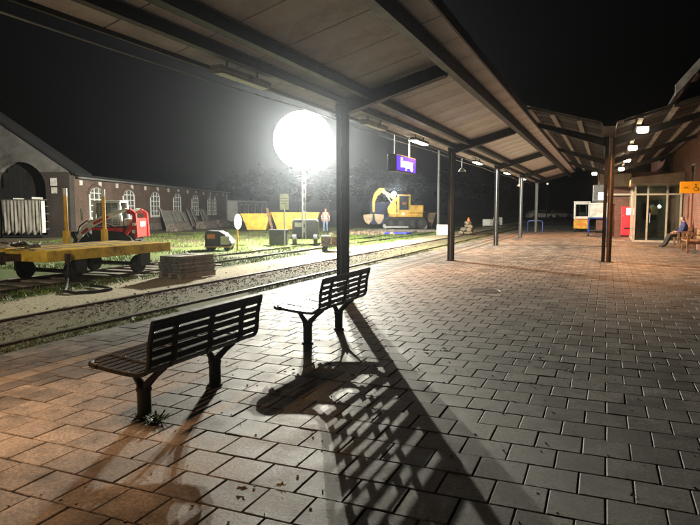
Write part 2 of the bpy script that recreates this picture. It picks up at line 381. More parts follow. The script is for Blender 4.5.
for _ in range(2800):
    q = random.random()
    x = random.gauss(-8.15, .22) if q < .55 else (random.uniform(-8.4, -7.0) if q < .8 else random.uniform(-10.4, -8.55)); y = 4 + 30 * random.random() ** 1.5
    rr = random.uniform(.008, .032); m3 = Matrix.Rotation(random.uniform(0, 6.28), 3, 'Z') @ Matrix.Rotation(random.uniform(-.7, .7), 3, 'X')
    mb.box((x, y, GZ - .02 + rr * .25), (rr * 1.5, rr, rr * random.uniform(.15, .6)), m3)
tag(mb.build('litter', mat('leaf_litter', (.17, .145, .105), .9, 0, .6, 2.5)), 'brown leaf litter and gravel stones along the embedded rails', 'litter', kind='stuff')

# ------------------------------------------------------------------ platform canopy
def zu(x): return 3.62 + .28 * (x + 4.5)
tilt = math.atan(.28)
can = thing('platform_canopy', 'long sloping steel platform canopy with pale ribbed underside on paired black posts', 'canopy', (0, 0, 0))
rm = ribbed_mat()
POSTY = [10.3, 18.85, 27.4, 35.75, 44.1]
L_ = (4.86 - 2.15) / math.cos(tilt)
pme = MB().box((0, 0, .035), (L_, 1.098, .07)).mesh('roof_panel', rm)
yy = 7.2 - 9 * 1.125 + .56
while yy < 47:
    o = bpy.data.objects.new('roof_panel', pme); COL.objects.link(o); o.parent = can; o.location = ((-4.86 - 2.15) / 2, yy, zu((-4.86 - 2.15) / 2)); o.rotation_euler = (0, -tilt, 0); yy += 1.125
Y0, Y1 = -2.9, 47.2
MB().box((0, 0, 0), (L_ + .02, Y1 - Y0, .04)).build('roof_skin', dsteel, can)
o = can.children[-1]; o.location = ((-4.86 - 2.15) / 2, (Y0 + Y1) / 2, zu((-4.86 - 2.15) / 2) + .10); o.rotation_euler = (0, -tilt, 0)
def ipur(x, w, h, nm='purlin', drop=0):
    zb = zu(x) - h - drop - .01
    mb = MB(); mb.bx(x - w / 2, x + w / 2, Y0, Y1, zb, zb + .018); mb.bx(x - .01, x + .01, Y0, Y1, zb + .019, zb + h - .019); mb.bx(x - w / 2, x + w / 2, Y0, Y1, zb + h - .018, zb + h)
    return mb.build(nm, dsteel, can)
ipur(-2.5, .15, .24); ipur(-3.98, .12, .16); ipur(-4.42, .10, .13)
MB().prism([(-2.15, zu(-2.15) - .02), (-2.115, zu(-2.15) - .02), (-2.115, zu(-2.15) + .14), (-2.15, zu(-2.15) + .14)], 'y', Y0, Y1).build('edge_trim', dsteel, can)
MB().prism([(-4.90, zu(-4.9) - .04), (-4.862, zu(-4.9) - .04), (-4.862, zu(-4.9) + .12), (-4.90, zu(-4.9) + .12)], 'y', Y0, Y1).build('edge_trim', dsteel, can)
for py in [1.75] + POSTY:
    mb = MB()
    for dy in (-.055, .055):
        mb.prism([(-4.62, 3.36 - .03), (-4.35, 3.40), (-2.56, zu(-2.56) - .25), (-2.56, zu(-2.56) - .03), (-4.62, zu(-4.62) - .03)], 'y', py + dy - .012, py + dy + .012)
        mb.prism([(-4.62, 3.315), (-4.35, 3.385), (-2.585, zu(-2.585) - .265), (-2.585, zu(-2.585) - .251), (-4.35, 3.399), (-4.62, 3.329)], 'y', py + dy - .045, py + dy + .045)
    mb.build('beam', dsteel, can)
    if py > 3:
        pmb = MB()
        for sx in (-1, 1):
            pmb.bx(-4.5 + sx * .026 - .004, -4.5 + sx * .026 + .004, py - .085, py + .085, 0, 3.5)
            for sy in (-1, 1): pmb.bx(min(-4.5 + sx * .03, -4.5 + sx * .092), max(-4.5 + sx * .03, -4.5 + sx * .092), py + sy * .081 - .006, py + sy * .081 + .006, 0, 3.5)
        po = pmb.build('post', black, can)
        MB().bx(-4.64, -4.36, py - .13, py + .13, 0.001, .016).build('base_plate', black, po)
        MB().cyl((-4.5, py - .07, .02), (-4.5, py - .07, 3.4), .018, n=8).build('downpipe', galv, po)
MB().tube([(-4.2, Y0, zu(-4.2) - .03), (-4.2, Y1, zu(-4.2) - .03)], .014, 6).build('conduit', galv, can)
for py in POSTY:
    MB().bx(-4.63, -4.37, py - .12, py + .12, 3.495, 3.512).build('head_plate', dsteel, can)
# cable strung beside the canopy
mb = MB(); pts = []
for i in range(0, 51):
    y = -2 + i; ph = ((y - 1.75) / 8.55) % 1; pts.append((-5.2, y, 3.49 - .05 * 4 * ph * (1 - ph)))
cable = mb.tube(pts, .011, 6).build('cable', mat('pale_cable', (.5, .5, .48), .5, 0, .1), smooth=True); tag(cable, 'pale thin cable strung along the track side of the long canopy', 'cable')
# luminaires
def luminaire(loc, lit, label, group, dims=(.19, 1.25, .07), power=None, name='canopy_lamp', spread=140):
    t = thing(name, label, 'lamp', loc, 0, group)
    w_, l_, h_ = dims
    MB().box((0, 0, .03), (w_, l_, h_)).build('housing', dsteel if lit else offw, t, bevel=.015)
    MB().box((0, 0, -.022), (w_ * .8, l_ * .94, .03)).build('diffuser', warm if lit else coolm, t, bevel=.012)
    for q in (-.3, .3): MB().cyl((0, q * l_, .06), (0, q * l_, .16), .012).build('bracket', dsteel, t)
    if lit: light('bulb', 'AREA', t, (0, 0, -.05), power or CANOPY_W, (1, .52, .25) if (power and power < 100) else (1, .43, .16), shape='RECTANGLE', size=w_ * .8, size_y=l_ * .9, spread=R(spread))
    return t
names = {2.75: (1, 'lit strip lamp under the canopy nearest the viewer, above the foreground bench'), 7.2: (0, 'unlit strip lamp under the canopy just above the nearer bench, left of the floodlight'), 12.3: (0, 'unlit strip lamp under the canopy just behind the first post'),
         15.7: (1, 'lit strip lamp under the canopy right behind the blue sign'), 23.6: (1, 'lit strip lamp under the canopy just past the second post'), 31.2: (1, 'lit strip lamp under the canopy just past the third post'), 37.6: (1, 'lit strip lamp under the canopy just past the fourth post')}
for yv, (lit, lab) in names.items(): luminaire((-4.64, yv, zu(-4.64) - .17), lit, lab, 'strip lamps under the long canopy', power=82 if yv < 5 else None, spread=92 if yv < 5 else 140)
# hanging station name sign
sg = thing('station_sign', 'lit blue station name sign hanging from the canopy on two rods', 'sign', (-4.9, 15.05, 2.57))
MB().bx(-.11, .11, -.84, .84, 0, .42).build('case', dsteel, sg, bevel=.012)
bl = mat('lit_blue', (.01, .005, .06), .5, 0, 0, emit=(.10, .02, 1.0), estr=1.15); wl = emis_mat('lit_white', (1, .97, 1), 5)
for s in (1, -1):
    MB().bx(*sorted((s * .111, s * .118)), -.79, .79, .03, .39).build('sign_face', bl, sg)
    text('lettering', 'Freyung', .31, wl, sg, (s * .122, 0, .225), (R(90), 0, R(90) * s), bold=.011)
for yv in (-.6, .6): MB().cyl((0, yv, .42), (0, yv, 1.03), .018).build('rod', galv, sg)
# little hanging loudspeakers
for yv, lab in ((22.3, 'small loudspeaker hanging below the canopy edge between the second and third posts'), (38.2, 'small loudspeaker hanging below the canopy edge beyond the fourth post')):
    t = thing('loudspeaker', lab, 'loudspeaker', (-4.95, yv, zu(-4.9)), 0, 'loudspeakers under the long canopy')
    MB().tube([(.1, 0, 0), (0, 0, -.02), (0, 0, -.38)], .016, 6).build('arm', galv, t)
    MB().cyl((0, 0, -.5), (0, 0, -.38), .15, .06, 14).build('horn', galv, t, smooth=True)

# ------------------------------------------------------------------ benches
def bench_profile():
    # X (0 = leg axis, + towards the back), z: front lip, seat, heel, back
    P = [(-.36, .40), (-.375, .425), (-.36, .45), (-.31, .462), (-.2, .452), (-.05, .435), (.1, .425), (.2, .425), (.265, .45), (.295, .50), (.30, .56), (.305, .66), (.33, .76), (.345, .82)]
    return P
def make_bench():
    t = thing('park_bench', '', 'bench', (0, 0, 0), 0, 'black slatted benches on the platform')
    P = bench_profile(); HL = .735
    cum = [0]
    for i in range(1, len(P)): cum.append(cum[-1] + math.hypot(P[i][0] - P[i - 1][0], P[i][1] - P[i - 1][1]))
    def at(s):
        for i in range(1, len(P)):
            if s <= cum[i] or i == len(P) - 1:
                u = (s - cum[i - 1]) / (cum[i] - cum[i - 1]); x = P[i - 1][0] + u * (P[i][0] - P[i - 1][0]); z = P[i - 1][1] + u * (P[i][1] - P[i - 1][1])
                return x, z, math.atan2(P[i][1] - P[i - 1][1], P[i][0] - P[i - 1][0])
    tot = cum[-1]
    # end frames and ribs follow the profile
    bs = mat('bench_black', (.014, .013, .013), .38, .1, .3, 10, .12, 120)
    for k, yv in enumerate((-HL, -.46, 0, .46, HL)):
        mb = MB(); wd = .03 if abs(yv) == HL else .045
        for i in range(4 if abs(yv) == HL else 0, len(P) - 1):
            a, b = P[i], P[i + 1]; mb.bar((a[0], yv, a[1]), (b[0], yv, b[1]), wd, .034)
        mb.build('end_frame' if abs(yv) == HL else 'rib', bs, t, bevel=.006)
    # rounded front corners (a bent rail from one end frame to the other)
    pts = []
    for sgn in (-1, 1):
        arc = [(-.375 + .17 * (1 - math.cos(a)) * 1.0, sgn * (HL + .0 - .17 * (1 - math.sin(a))), .449) for a in [R(d) for d in (0, 20, 40, 60, 80, 90)]]
        pts += arc[::-1] if sgn < 0 else arc
    MB().tube(pts, .021, 8).build('front_rail', bs, t, smooth=True)
    # slats
    n_back = 6; s0 = tot - .405; pitch = .068
    for i in range(n_back):
        x, z, a = at(s0 + .03 + i * pitch)
        mb = MB().box((0, 0, 0), (.049, 2 * HL - .01, .013)); o = mb.build('back_slat', bs, t, bevel=.005); o.location = (x, 0, z); o.rotation_euler = (0, -a, 0)
    for i in range(8):
        s = .082 + i * .0655; x, z, a = at(s)
        ln = 2 * HL - .01 - (.26, .10, .03, 0, 0, 0, 0, 0)[i]
        o = MB().box((0, 0, 0), (.055, ln, .013)).build('seat_slat', bs, t, bevel=.005); o.location = (x, 0, z + .004); o.rotation_euler = (0, -a, 0)
    MB().tube([(.347, -HL - .012, .826), (.347, HL + .012, .826)], .017, 8).build('top_rail', bs, t, smooth=True)
    for yv in (-.47, .47):
        lg = MB().tube([(0, yv, 0), (0, yv, .02), (0, yv, .02), (0, yv, .25)], [.072, .072, .055, .055], 14).build('leg', bs, t, smooth=True)
        mb = MB()
        mb.tube([(-.02, yv, .20), (-.035, yv, .27), (-.11, yv, .37), (-.17, yv, .435)], [.04, .034, .026, .022], 8); mb.tube([(.02, yv, .20), (.035, yv, .27), (.13, yv, .36), (.215, yv, .425)], [.04, .034, .026, .022], 8)
        mb.build('fork', bs, lg, smooth=True)
        MB().cyl((0, yv, .215), (0, yv, .24), .062, n=14).build('collar', bs, lg, smooth=True)
    return t
b1 = make_bench(); b1.location = (-3.32, 4.13, 0); b1['label'] = 'black slatted steel bench in the left foreground, nearer of the two'
b2 = clone(b1, None, (-3.33, 7.0, 0), 0); b2['label'] = 'black slatted steel bench further off, in front of the first canopy post'
# ------------------------------------------------------------------ butterfly canopy in front of the station building
bc = thing('butterfly_canopy', 'dark V-shaped station canopy with exposed purlins on a single row of black posts', 'canopy', (0, 0, 0))
def zr(x): return 3.86 + .285 * abs(x - .02)
pgrey = mat('purlin_grey', (.30, .29, .27), .6, 0, .2, 4)
roofd = mat('roof_dark', (.013, .013, .014), .7, 0, .25, 3)
RY0, RY1 = 17.4, 44.0
for xa, xb in ((-2.1, -.12), (.16, 3.36)):
    me = MB()
    n = 26; st = (RY1 - RY0) / (2 * n)
    for i in range(2 * n):
        o_ = .012 if i % 2 else 0
        za, zb = zr(xa) + o_, zr(xb) + o_
        me.add([(xa, RY0 + i * st, za), (xb, RY0 + i * st, zb), (xb, RY0 + (i + 1) * st, zb), (xa, RY0 + (i + 1) * st, za),
                (xa, RY0 + i * st, za + .02), (xb, RY0 + i * st, zb + .02), (xb, RY0 + (i + 1) * st, zb + .02), (xa, RY0 + (i + 1) * st, za + .02)],
               [(0, 1, 2, 3), (4, 7, 6, 5), (0, 4, 5, 1), (1, 5, 6, 2), (2, 6, 7, 3), (3, 7, 4, 0)])
    me.build('roof_sheet', roofd, bc)
for x in (-2.04, -1.45, -.75, .75, 1.55, 2.35, 3.15):
    MB().bx(x - .06, x + .06, RY0 + .05, RY1, zr(x) - .10, zr(x) - .012).build('purlin', pgrey, bc)
for x0, x1 in ((-2.05, -1.5), (-1.4, -.8), (-.7, -.2), (.35, 1.45), (1.65, 2.25), (2.45, 3.05)):
    MB().prism([(x0, zr(x0) - .085), (x1, zr(x1) - .085), (x1, zr(x1) - .01), (x0, zr(x0) - .01)], 'y', RY0 + .02, RY0 + .045).build('front_flashing', pgrey, bc)
MB().prism([(-.14, 3.80), (.16, 3.80), (.2, 3.93), (-.2, 3.93)], 'y', RY0, RY1).build('gutter', dsteel, bc)
for py in (20.25, 28.8, 37.3):
    for sx, xe in ((-1, -2.08), (1, 3.34)):
        mb = MB(); xi = .02 + sx * .1
        poly = [(xi, zr(xi) - .36), (xe, zr(xe) - .24), (xe, zr(xe) - .105), (xi, zr(xi) - .105)]
        mb.prism(poly, 'y', py - .05, py + .05); mb.build('beam', dsteel, bc)
    pmb = MB()
    for sx in (-1, 1):
        pmb.bx(.05 + sx * .04 - .005, .05 + sx * .04 + .005, py - .11, py + .11, 0, 3.79)
        for sy in (-1, 1): pmb.bx(min(.05 + sx * .045, .05 + sx * .14), max(.05 + sx * .045, .05 + sx * .14), py + sy * .1 - .007, py + sy * .1 + .007, 0, 3.79)
    po = pmb.build('post', black, bc)
    MB().cyl((.085, py - .13, 0), (.085, py - .13, 3.78), .035, n=10).build('downpipe', mat('brown_pipe', (.12, .085, .06), .5, .2, .2, 5), po)
    MB().bx(-.16, .26, py - .2, py + .2, .001, .014).build('base_plate', black, po)
labs = ['lit square lamp under the V-shaped canopy, nearest and largest of the row', 'lit square lamp under the V-shaped canopy, second nearest of the row', 'lit square lamp under the V-shaped canopy, third of the row', 'lit square lamp under the V-shaped canopy, fourth of the row above the glass porch', 'lit square lamp under the V-shaped canopy, farthest, left of the black post']
for i, (x, y) in enumerate(((.86, 18.9), (.80, 24.2), (.78, 30.0), (.68, 36.2), (-.75, 41.0))):
    t = thing('square_lamp', labs[i], 'lamp', (x, y, zr(x) - .27), 0, 'square lamps under the station canopy')
    MB().box((0, 0, .10), (.33, .33, .04)).build('housing', dsteel, t, bevel=.01); MB().box((0, 0, .0), (.30, .30, .155)).build('diffuser', warm, t, bevel=.06, seg=4)
    MB().cyl((0, 0, .12), (0, 0, .27), .02).build('bracket', dsteel, t)
    light('bulb', 'AREA', t, (0, 0, -.09), CANOPY_W * 1.1, (1, .43, .16), shape='RECTANGLE', size=.34, size_y=.34, spread=R(145))

# ------------------------------------------------------------------ station building
st = thing('station_building', 'red brick station building with steep roof behind the V-shaped canopy', 'building', (0, 0, 0))
bk_y = brick_mat('brick_side', (1, 2), (.26, .085, .045), (.17, .06, .035), (.2, .17, .14)); bk_x = brick_mat('brick_front', (0, 2), (.24, .085, .05), (.15, .055, .035), (.2, .17, .14))
MB().bx(3.4, 9, 24, 58, -.05, 6.3).build('wall', bk_y, st)
MB().bx(-.55, 3.39, 39.6, 57.9, -.05, 3.78).build('wall', bk_x, st)
mb = MB(); mb.add([(2.3, 26.5, 6.0), (7.0, 26.5, 11.6), (7.0, 60, 11.6), (2.3, 60, 6.0), (2.3, 26.5, 6.14), (7.0, 26.5, 11.75), (7.0, 60, 11.75), (2.3, 60, 6.14)], [(0, 1, 2, 3), (4, 7, 6, 5), (0, 4, 5, 1), (1, 5, 6, 2), (2, 6, 7, 3), (3, 7, 4, 0)])
rf = mb.build('roof', roofd, st)
MB().prism([(2.26, 5.93), (7.0, 11.57), (7.0, 11.99), (2.26, 6.34)], 'y', 26.38, 26.49).build('verge_board', pgrey, rf)
for i in range(9):
    x = 2.5 + i * .5; z = 6.0 + (x - 2.3) * 1.1915 - .07
    MB().bar((x, 26.55, z), (x, 28.2, z), .09, .1).build('lookout', pgrey, rf)
MB().prism([(3.0, 6.68), (7.0, 11.45), (7.0, 11.29), (3.0, 6.52)], 'y', 27.2, 27.32).build('rafter', pgrey, rf)
# window near the picture edge on the side wall
wn = MB().bx(3.36, 3.398, 29.2, 30.1, 2.55, 3.55).build('window', offw, st); MB().bx(3.35, 3.359, 29.28, 30.02, 2.62, 3.48).build('pane', dglass, wn)
# beige lintel band and awning over the vending machine
MB().bx(-.5, 1.3, 39.3, 39.59, 2.95, 3.7).build('fascia', beige, st)
MB().bx(-.3, 1.3, 39.1, 39.59, 2.42, 2.52).build('awning_rail', mat('pale_trim', (.5, .46, .38), .5, 0, .1), st)
# glass porch
pv = thing('glass_porch', 'beige framed glass entrance porch on the station platform', 'porch', (1.3, 33.0, 0))
W3 = 2.0
fr = beige
for i, x in enumerate((0, .56, 1.40, W3)): MB().bx(x - .04, x + .04, -.04, .04, 0, 2.86).build('mullion', fr, pv)
for xa, xb in ((.04, .52), (.60, 1.36), (1.44, W3 - .04)):
    for z0, z1 in ((0, .10), (2.30, 2.38), (2.80, 2.86)): MB().bx(xa, xb, -.035, .035, z0, z1).build('transom', fr, pv)
    for z0, z1 in ((.10, 2.30), (2.38, 2.80)): MB().bx(xa, xb, -.006, .006, z0, z1).build('pane', glass, pv)
MB().prism([(-.16, 2.865), (W3 + .09, 2.865), (W3 + .09, 3.4), (-.16, 3.16)], 'y', -.18, 6.5).build('roof', mat('porch_fascia', (.33, .28, .21), .6, 0, .15, 3), pv)
for y in (2.1, 4.2, 6.4): MB().bx(-.04, .04, y - .04, y + .04, 0, 2.86).build('mullion', fr, pv)
for y0, y1 in ((.04, 2.06), (2.14, 4.16), (4.24, 6.36)):
    MB().bx(-.006, .006, y0, y1, .10, 2.80).build('pane', glass, pv); MB().bx(-.035, .035, y0, y1, 0, .10).build('transom', fr, pv)
MB().bx(.05, W3, 5.9, 6.0, 0, 2.86).build('inner_wall', mat('inner_wall', (.32, .33, .29), .8, 0, .15, 3), pv)
dr = MB().bx(.55, 1.45, 5.84, 5.895, .02, 2.1).build('inner_door', mat('inner_door', (.12, .14, .12), .5, 0, .15, 3), pv)
MB().bx(.65, 1.35, 5.825, 5.838, 1.0, 1.95).build('door_pane', dglass, dr)
MB().bx(.72, 1.02, .01, .014, 1.35, 1.75).build('notice', offw, pv); MB().bx(.62, 1.3, .01, .016, 2.42, 2.66).build('notice', offw, pv)
hd = MB().cyl((.68, -.09, .95), (.68, -.09, 1.45), .015).build('door_handle', galv, pv)
pl = thing('porch_lamp', 'small round lit lamp inside the glass porch', 'lamp', (2.6, 36.2, 1.75))
MB().sphere((0, 0, 0), .09).build('globe', emis_mat('lamp_globe', (1, .85, .62), 14), pl, smooth=True); MB().cyl((0, 0, .09), (0, 0, 1.08), .012).build('stem', dsteel, pl)
light('bulb', 'POINT', pl, (0, -.16, 0), 14, (1, .8, .55), shadow_soft_size=.09)
# vending machine
vm = thing('vending_machine', 'glowing red vending machine against the brick wall beside the glass porch', 'vending machine', (.82, 38.75, 0))
vred = emis_mat('lit_red', (.95, .012, .02), 1.5)
MB().bx(0, .56, 0, .55, .08, 1.76).build('cabinet', red, vm, bevel=.02); MB().bx(.02, .54, .05, .5, 0, .08).build('plinth', black, vm)
MB().bx(.03, .53, -.012, -.001, .12, 1.72).build('front_panel', vred, vm)
MB().bx(.27, .51, -.02, -.013, 1.28, 1.68).build('display', emis_mat('lit_display', (.9, .93, 1), 4), vm)
MB().bx(.17, .5, -.02, -.013, .44, .56).build('tray', black, vm); MB().bx(.1, .16, -.022, -.013, 1.2, 1.26).build('coin_slot', galv, vm)
light('panel_glow', 'AREA', vm, (.28, -.05, .9), 5, (1, .05, .04), shape='RECTANGLE', size=.5, size_y=1.5, rot=(R(90), 0, 0))
# hanging departure display
dd = thing('departure_display', 'grey hanging display box with bright white screen left of the black post', 'display', (-.33, 29.6, 1.95))
MB().bx(-.25, .25, -.14, .14, 0, .75).build('case', galv, dd, bevel=.02); MB().bx(-.02, .22, -.152, -.142, .08, .42).build('screen', emis_mat('lit_screen', (.9, .95, 1), 1.5), dd)
MB().cyl((0, 0, .75), (0, 0, 1.95), .025).build('hanger', dsteel, dd)
# yellow direction sign
ys = thing('direction_sign', 'yellow-orange direction sign with pictograms on the brick wall at the right edge', 'sign', (2.44, 25.0, 2.2))
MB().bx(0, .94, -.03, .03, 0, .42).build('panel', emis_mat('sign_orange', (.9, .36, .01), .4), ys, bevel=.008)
ink = mat('sign_ink', (.12, .05, .01), .6, 0, 0)
text('lettering', 'WC', .11, ink, ys, (.20, -.034, .2), (R(90), 0, 0))
mb = MB().sphere((.5, -.033, .31), .028, 10, 6, (1, .1, 1)); mb.tube([(.43 + .075 + .075 * math.cos(a), -.034, .16 + .075 * math.sin(a)) for a in [R(d) for d in range(110, 380, 30)]], .009, 6)
mb.tube([(.5, -.034, .28), (.505, -.034, .19), (.575, -.034, .19), (.6, -.034, .09)], .013, 6).build('pictogram', ink, ys)
MB().bx(.945, .965, -.05, .05, -.03, .5).build('bracket', dsteel, ys)
# wooden benches against the wall
def wood_bench(y, label):
    t = thing('wooden_bench', label, 'bench', (3.05, y, 0), 0, 'wooden benches against the station wall')
    for dx in (-.22, -.1, .02, .14): MB().bx(dx - .05, dx + .05, -.9, .9, .42, .455).build('seat_slat', wood, t)
    for z in (.56, .68, .8): MB().bx(.24, .27, -.9, .9, z - .045, z + .045).build('back_slat', wood, t)
    for yv in (-.84, .84):
        MB().bx(-.26, -.18, yv - .04, yv + .04, 0, .66).build('leg', wood, t); MB().bx(.18, .235, yv - .04, yv + .04, 0, .88).build('leg', wood, t)
        MB().bx(-.27, .17, yv - .045, yv + .045, .661, .70).build('armrest', wood, t); MB().bx(-.17, .17, yv - .025, yv + .025, .34, .415).build('rail', wood, t)
    return t
wood_bench(26.2, 'wooden bench cut by the right picture edge beneath the orange sign'); wood_bench(29.4, 'wooden bench with the seated person on it')

# ------------------------------------------------------------------ people
def human(name, label, J, colf, loc, rz, hand_dirs=None):
    """J: dict joint -> (x,y,z), radius; one continuous skinned body, coloured by zone."""
    E = [('pel', 'sp'), ('sp', 'ch'), ('ch', 'nk'), ('nk', 'hd0'), ('hd0', 'hd1'), ('hd1', 'hd2')]
    for s in 'lr': E += [('ch', 'sh' + s), ('sh' + s, 'el' + s), ('el' + s, 'wr' + s), ('wr' + s, 'pa' + s), ('pel', 'hp' + s), ('hp' + s, 'kn' + s), ('kn' + s, 'an' + s), ('an' + s, 'to' + s)]
    ks = list(J); me = bpy.data.meshes.new(name); me.from_pydata([J[k][0] for k in ks], [(ks.index(a), ks.index(b)) for a, b in E], [])
    o = bpy.data.objects.new(name, me); COL.objects.link(o)
    o.modifiers.new('s', 'SKIN'); sv = me.skin_vertices[0].data
    for i, k in enumerate(ks): r = J[k][1]; sv[i].radius = r if isinstance(r, tuple) else (r, r)
    sv[ks.index('pel')].use_root = True
    o.modifiers.new('u', 'SUBSURF').levels = 2
    bpy.context.view_layer.update()
    nm = bpy.data.meshes.new_from_object(o.evaluated_get(bpy.context.evaluated_depsgraph_get())); bpy.data.objects.remove(o)
    # fingers, nose and ears grown into the same mesh
    mb = MB()
    for s in 'lr':
        w0 = Vector(J['wr' + s][0]); p0 = Vector(J['pa' + s][0]); d = (p0 - w0).normalized(); sd = d.cross(Vector((0, 0, 1)));
        if sd.length < .1: sd = Vector((1, 0, 0))
        sd.normalize(); dn = d.cross(sd)
        for q, ln in zip((-.027, -.009, .009, .027), (.065, .078, .074, .058)): mb.tube([p0 + sd * q - d * .02, p0 + sd * q + d * ln * .5, p0 + sd * q + d * ln + dn * .02], [.0095, .009, .007], 6)
        mb.tube([w0.lerp(p0, .35) + sd * .025, w0.lerp(p0, .7) + sd * .05, p0 + sd * .055 + d * .015], [.011, .010, .008], 6)
    bmv = bmesh.new(); bmv.from_mesh(nm); n0 = len(nm.vertices)
    vs = [bmv.verts.new(v) for v in mb.v]
    for f in mb.f: bmv.faces.new([vs[i] for i in f])
    bmv.to_mesh(nm); bmv.free()
    mats_ = []
    nm.materials.clear()
    for p in nm.polygons:
        m_ = colf(p.center)
        if m_ not in mats_: mats_.append(m_); nm.materials.append(m_)
        p.material_index = mats_.index(m_); p.use_smooth = True
    b = bpy.data.objects.new(name, nm); COL.objects.link(b); b.location = loc; b.rotation_euler = (0, 0, rz)
    return tag(b, label, 'person')
skin = mat('skin', (.45, .27, .19), .55, 0, .1, 8); hair = mat('dark_hair', (.03, .022, .016), .8, 0, .2, 20); navy = mat('blue_jacket', (.018, .03, .13), .7, 0, .2, 7); oliv = mat('dark_trousers', (.022, .02, .017), .8, 0, .2, 8)
hiv = mat('hi_vis_orange', (.8, .16, .02), .55, 0, .12, 6, emit=None); refl = mat('reflective_white', (.8, .8, .78), .4, 0, .05); jeans = mat('work_trousers', (.14, .2, .3), .75, 0, .2, 8); boots = mat('boots', (.03, .025, .02), .7, 0, .2)
# seated person, faces -x (local): hips on the bench, legs stretched out
J = {'pel': ((0, 0, .58), (.17, .21)), 'sp': ((.04, 0, .76), (.165, .2)), 'ch': ((.06, 0, .97), (.16, .21)), 'nk': ((.04, 0, 1.13), .065), 'hd0': ((.0, 0, 1.19), .08), 'hd1': ((-.015, 0, 1.27), (.10, .085)), 'hd2': ((-.005, 0, 1.34), .075)}
for s, q in (('l', -1), ('r', 1)):
    J.update({'sh' + s: ((.06, q * .21, 1.02), .085), 'el' + s: ((-.02, q * .29, .76), .07), 'wr' + s: ((-.25, q * .13, .69), .045), 'pa' + s: ((-.33, q * .10, .685), (.022, .038)),
              'hp' + s: ((-.05, q * .13, .55), .12), 'kn' + s: ((-.48, q * .17, .55), .092), 'an' + s: ((-.66, q * .18, .13), .07), 'to' + s: ((-.84, q * .2, .06), (.055, .05))})
def seatcol(c):
    if c.z > 1.17: return hair if (c.z > 1.31 or c.x > .03) else skin
    if c.z > 1.12: return skin
    if c.x < -.26 and .62 < c.z < .72 and abs(c.y) < .22: return skin
    if c.x < -.6 and c.z < .15: return boots
    if c.z > .62 or (c.x > -.1 and c.z > .5): return navy
    return oliv
human('person', 'person in blue jacket and dark trousers sitting on the wooden bench', J, seatcol, (3.0, 29.0, -.02), R(6))
# standing worker
J = {'pel': ((0, 0, .95), (.15, .12)), 'sp': ((0, 0, 1.12), (.14, .11)), 'ch': ((0, .01, 1.33), (.17, .12)), 'nk': ((0, .01, 1.47), .055), 'hd0': ((0, -.005, 1.55), .075), 'hd1': ((0, -.01, 1.63), (.08, .095)), 'hd2': ((0, 0, 1.71), .07)}
for s, q in (('l', -1), ('r', 1)):
    J.update({'sh' + s: ((q * .2, 0, 1.39), .068), 'el' + s: ((q * .27, .03, 1.12), .05), 'wr' + s: ((q * .24, -.12, .93), .034), 'pa' + s: ((q * .23, -.17, .86), (.036, .02)),
              'hp' + s: ((q * .1, 0, .90), .095), 'kn' + s: ((q * .11, -.02, .49), .066), 'an' + s: ((q * .12, .02, .09), .046), 'to' + s: ((q * .13, -.14, .045), (.042, .04))})
def standcol(c):
    if c.z > 1.5: return hiv if c.z > 1.66 else (hair if c.y > .04 else skin)
    if c.z > 1.45 and abs(c.x) < .08: return skin
    if c.z < .13: return boots
    if abs(c.x) > .17 and c.z < .97: return skin
    if c.z > .88: return refl if (1.12 < c.z < 1.2 or .98 < c.z < 1.05 or (abs(abs(c.x) - .09) < .03 and c.z > 1.2)) else hiv
    return jeans
pw = cw(-1.72, 42.5)
human('person', 'worker in orange high-visibility jacket standing in the yard behind the small trolley', J, standcol, (pw[0], pw[1], GZ), R(30))

# ------------------------------------------------------------------ far end of the platform: forklift, cart, barrier
fk = thing('forklift', 'yellow and white forklift seen from behind at the far end of the platform', 'forklift', (-1.58, 45.6, 0))
MB().prism([(-.52, .22), (.52, .22), (.52, .80), (.40, .92), (-.40, .92), (-.52, .80)], 'y', 0, .55).build('counterweight', yellow, fk, bevel=.05)
MB().bx(-.50, .50, .56, 1.9, .25, .72).build('chassis', yellow, fk, bevel=.03); MB().bx(-.4, .4, -.012, -.001, .86, .90).build('stripe', red, fk)
for q in ((-.53, -.42, .12, .22, .9, 2.1), (.42, .53, .12, .22, .9, 2.1), (-.53, -.44, 1.45, 1.53, .73, 2.1), (.44, .53, 1.45, 1.53, .73, 2.1)): MB().bx(*q).build('cab_post', white, fk, bevel=.02)
for q in ((-.41, .41, .12, .2, .93, 1.10), (-.41, .41, .12, .2, 1.93, 2.1)): MB().bx(*q).build('cab_crossbar', white, fk, bevel=.02)
MB().bx(-.56, .56, .08, 1.6, 2.101, 2.16).build('cab_roof', white, fk, bevel=.02); MB().bx(-.41, .41, .15, .16, 1.101, 1.93).build('rear_window', glass, fk)
st_ = MB().bx(-.25, .25, .6, 1.05, .73, .85).bx(-.25, .25, .56, .68, .85, 1.4).build('seat', black, fk, bevel=.03)
MB().bx(-.3, .3, -.012, -.001, .45, .62).build('grille', mat('orange_panel', (.6, .2, .02), .5, 0, .1), fk)
for x in (-.42, .42):
    for y, r in ((.28, .22), (1.5, .27)):
        wl_ = MB().cyl((x - .09, y, r), (x + .09, y, r), r, n=18).build('wheel', rubber, fk, smooth=True); MB().cyl((x - .095, y, r), (x + .095, y, r), r * .5, n=12).build('rim', offw, wl_, smooth=True)
    MB().bx(x * .6 - .05, x * .6 + .05, 1.92, 2.02, .1, 2.05).build('mast_rail', dsteel, fk); MB().bx(x * .6 - .06, x * .6 + .06, 2.03, 3.1, .06, .10).build('fork', dsteel, fk)
    MB().bx(x - .05, x + .05, -.02, -.001, .72, .78).build('tail_light', red, fk)
ct = thing('platform_cart', 'blue framed cart with a white box on top beside the forklift', 'cart', (-.95, 39.2, 0))
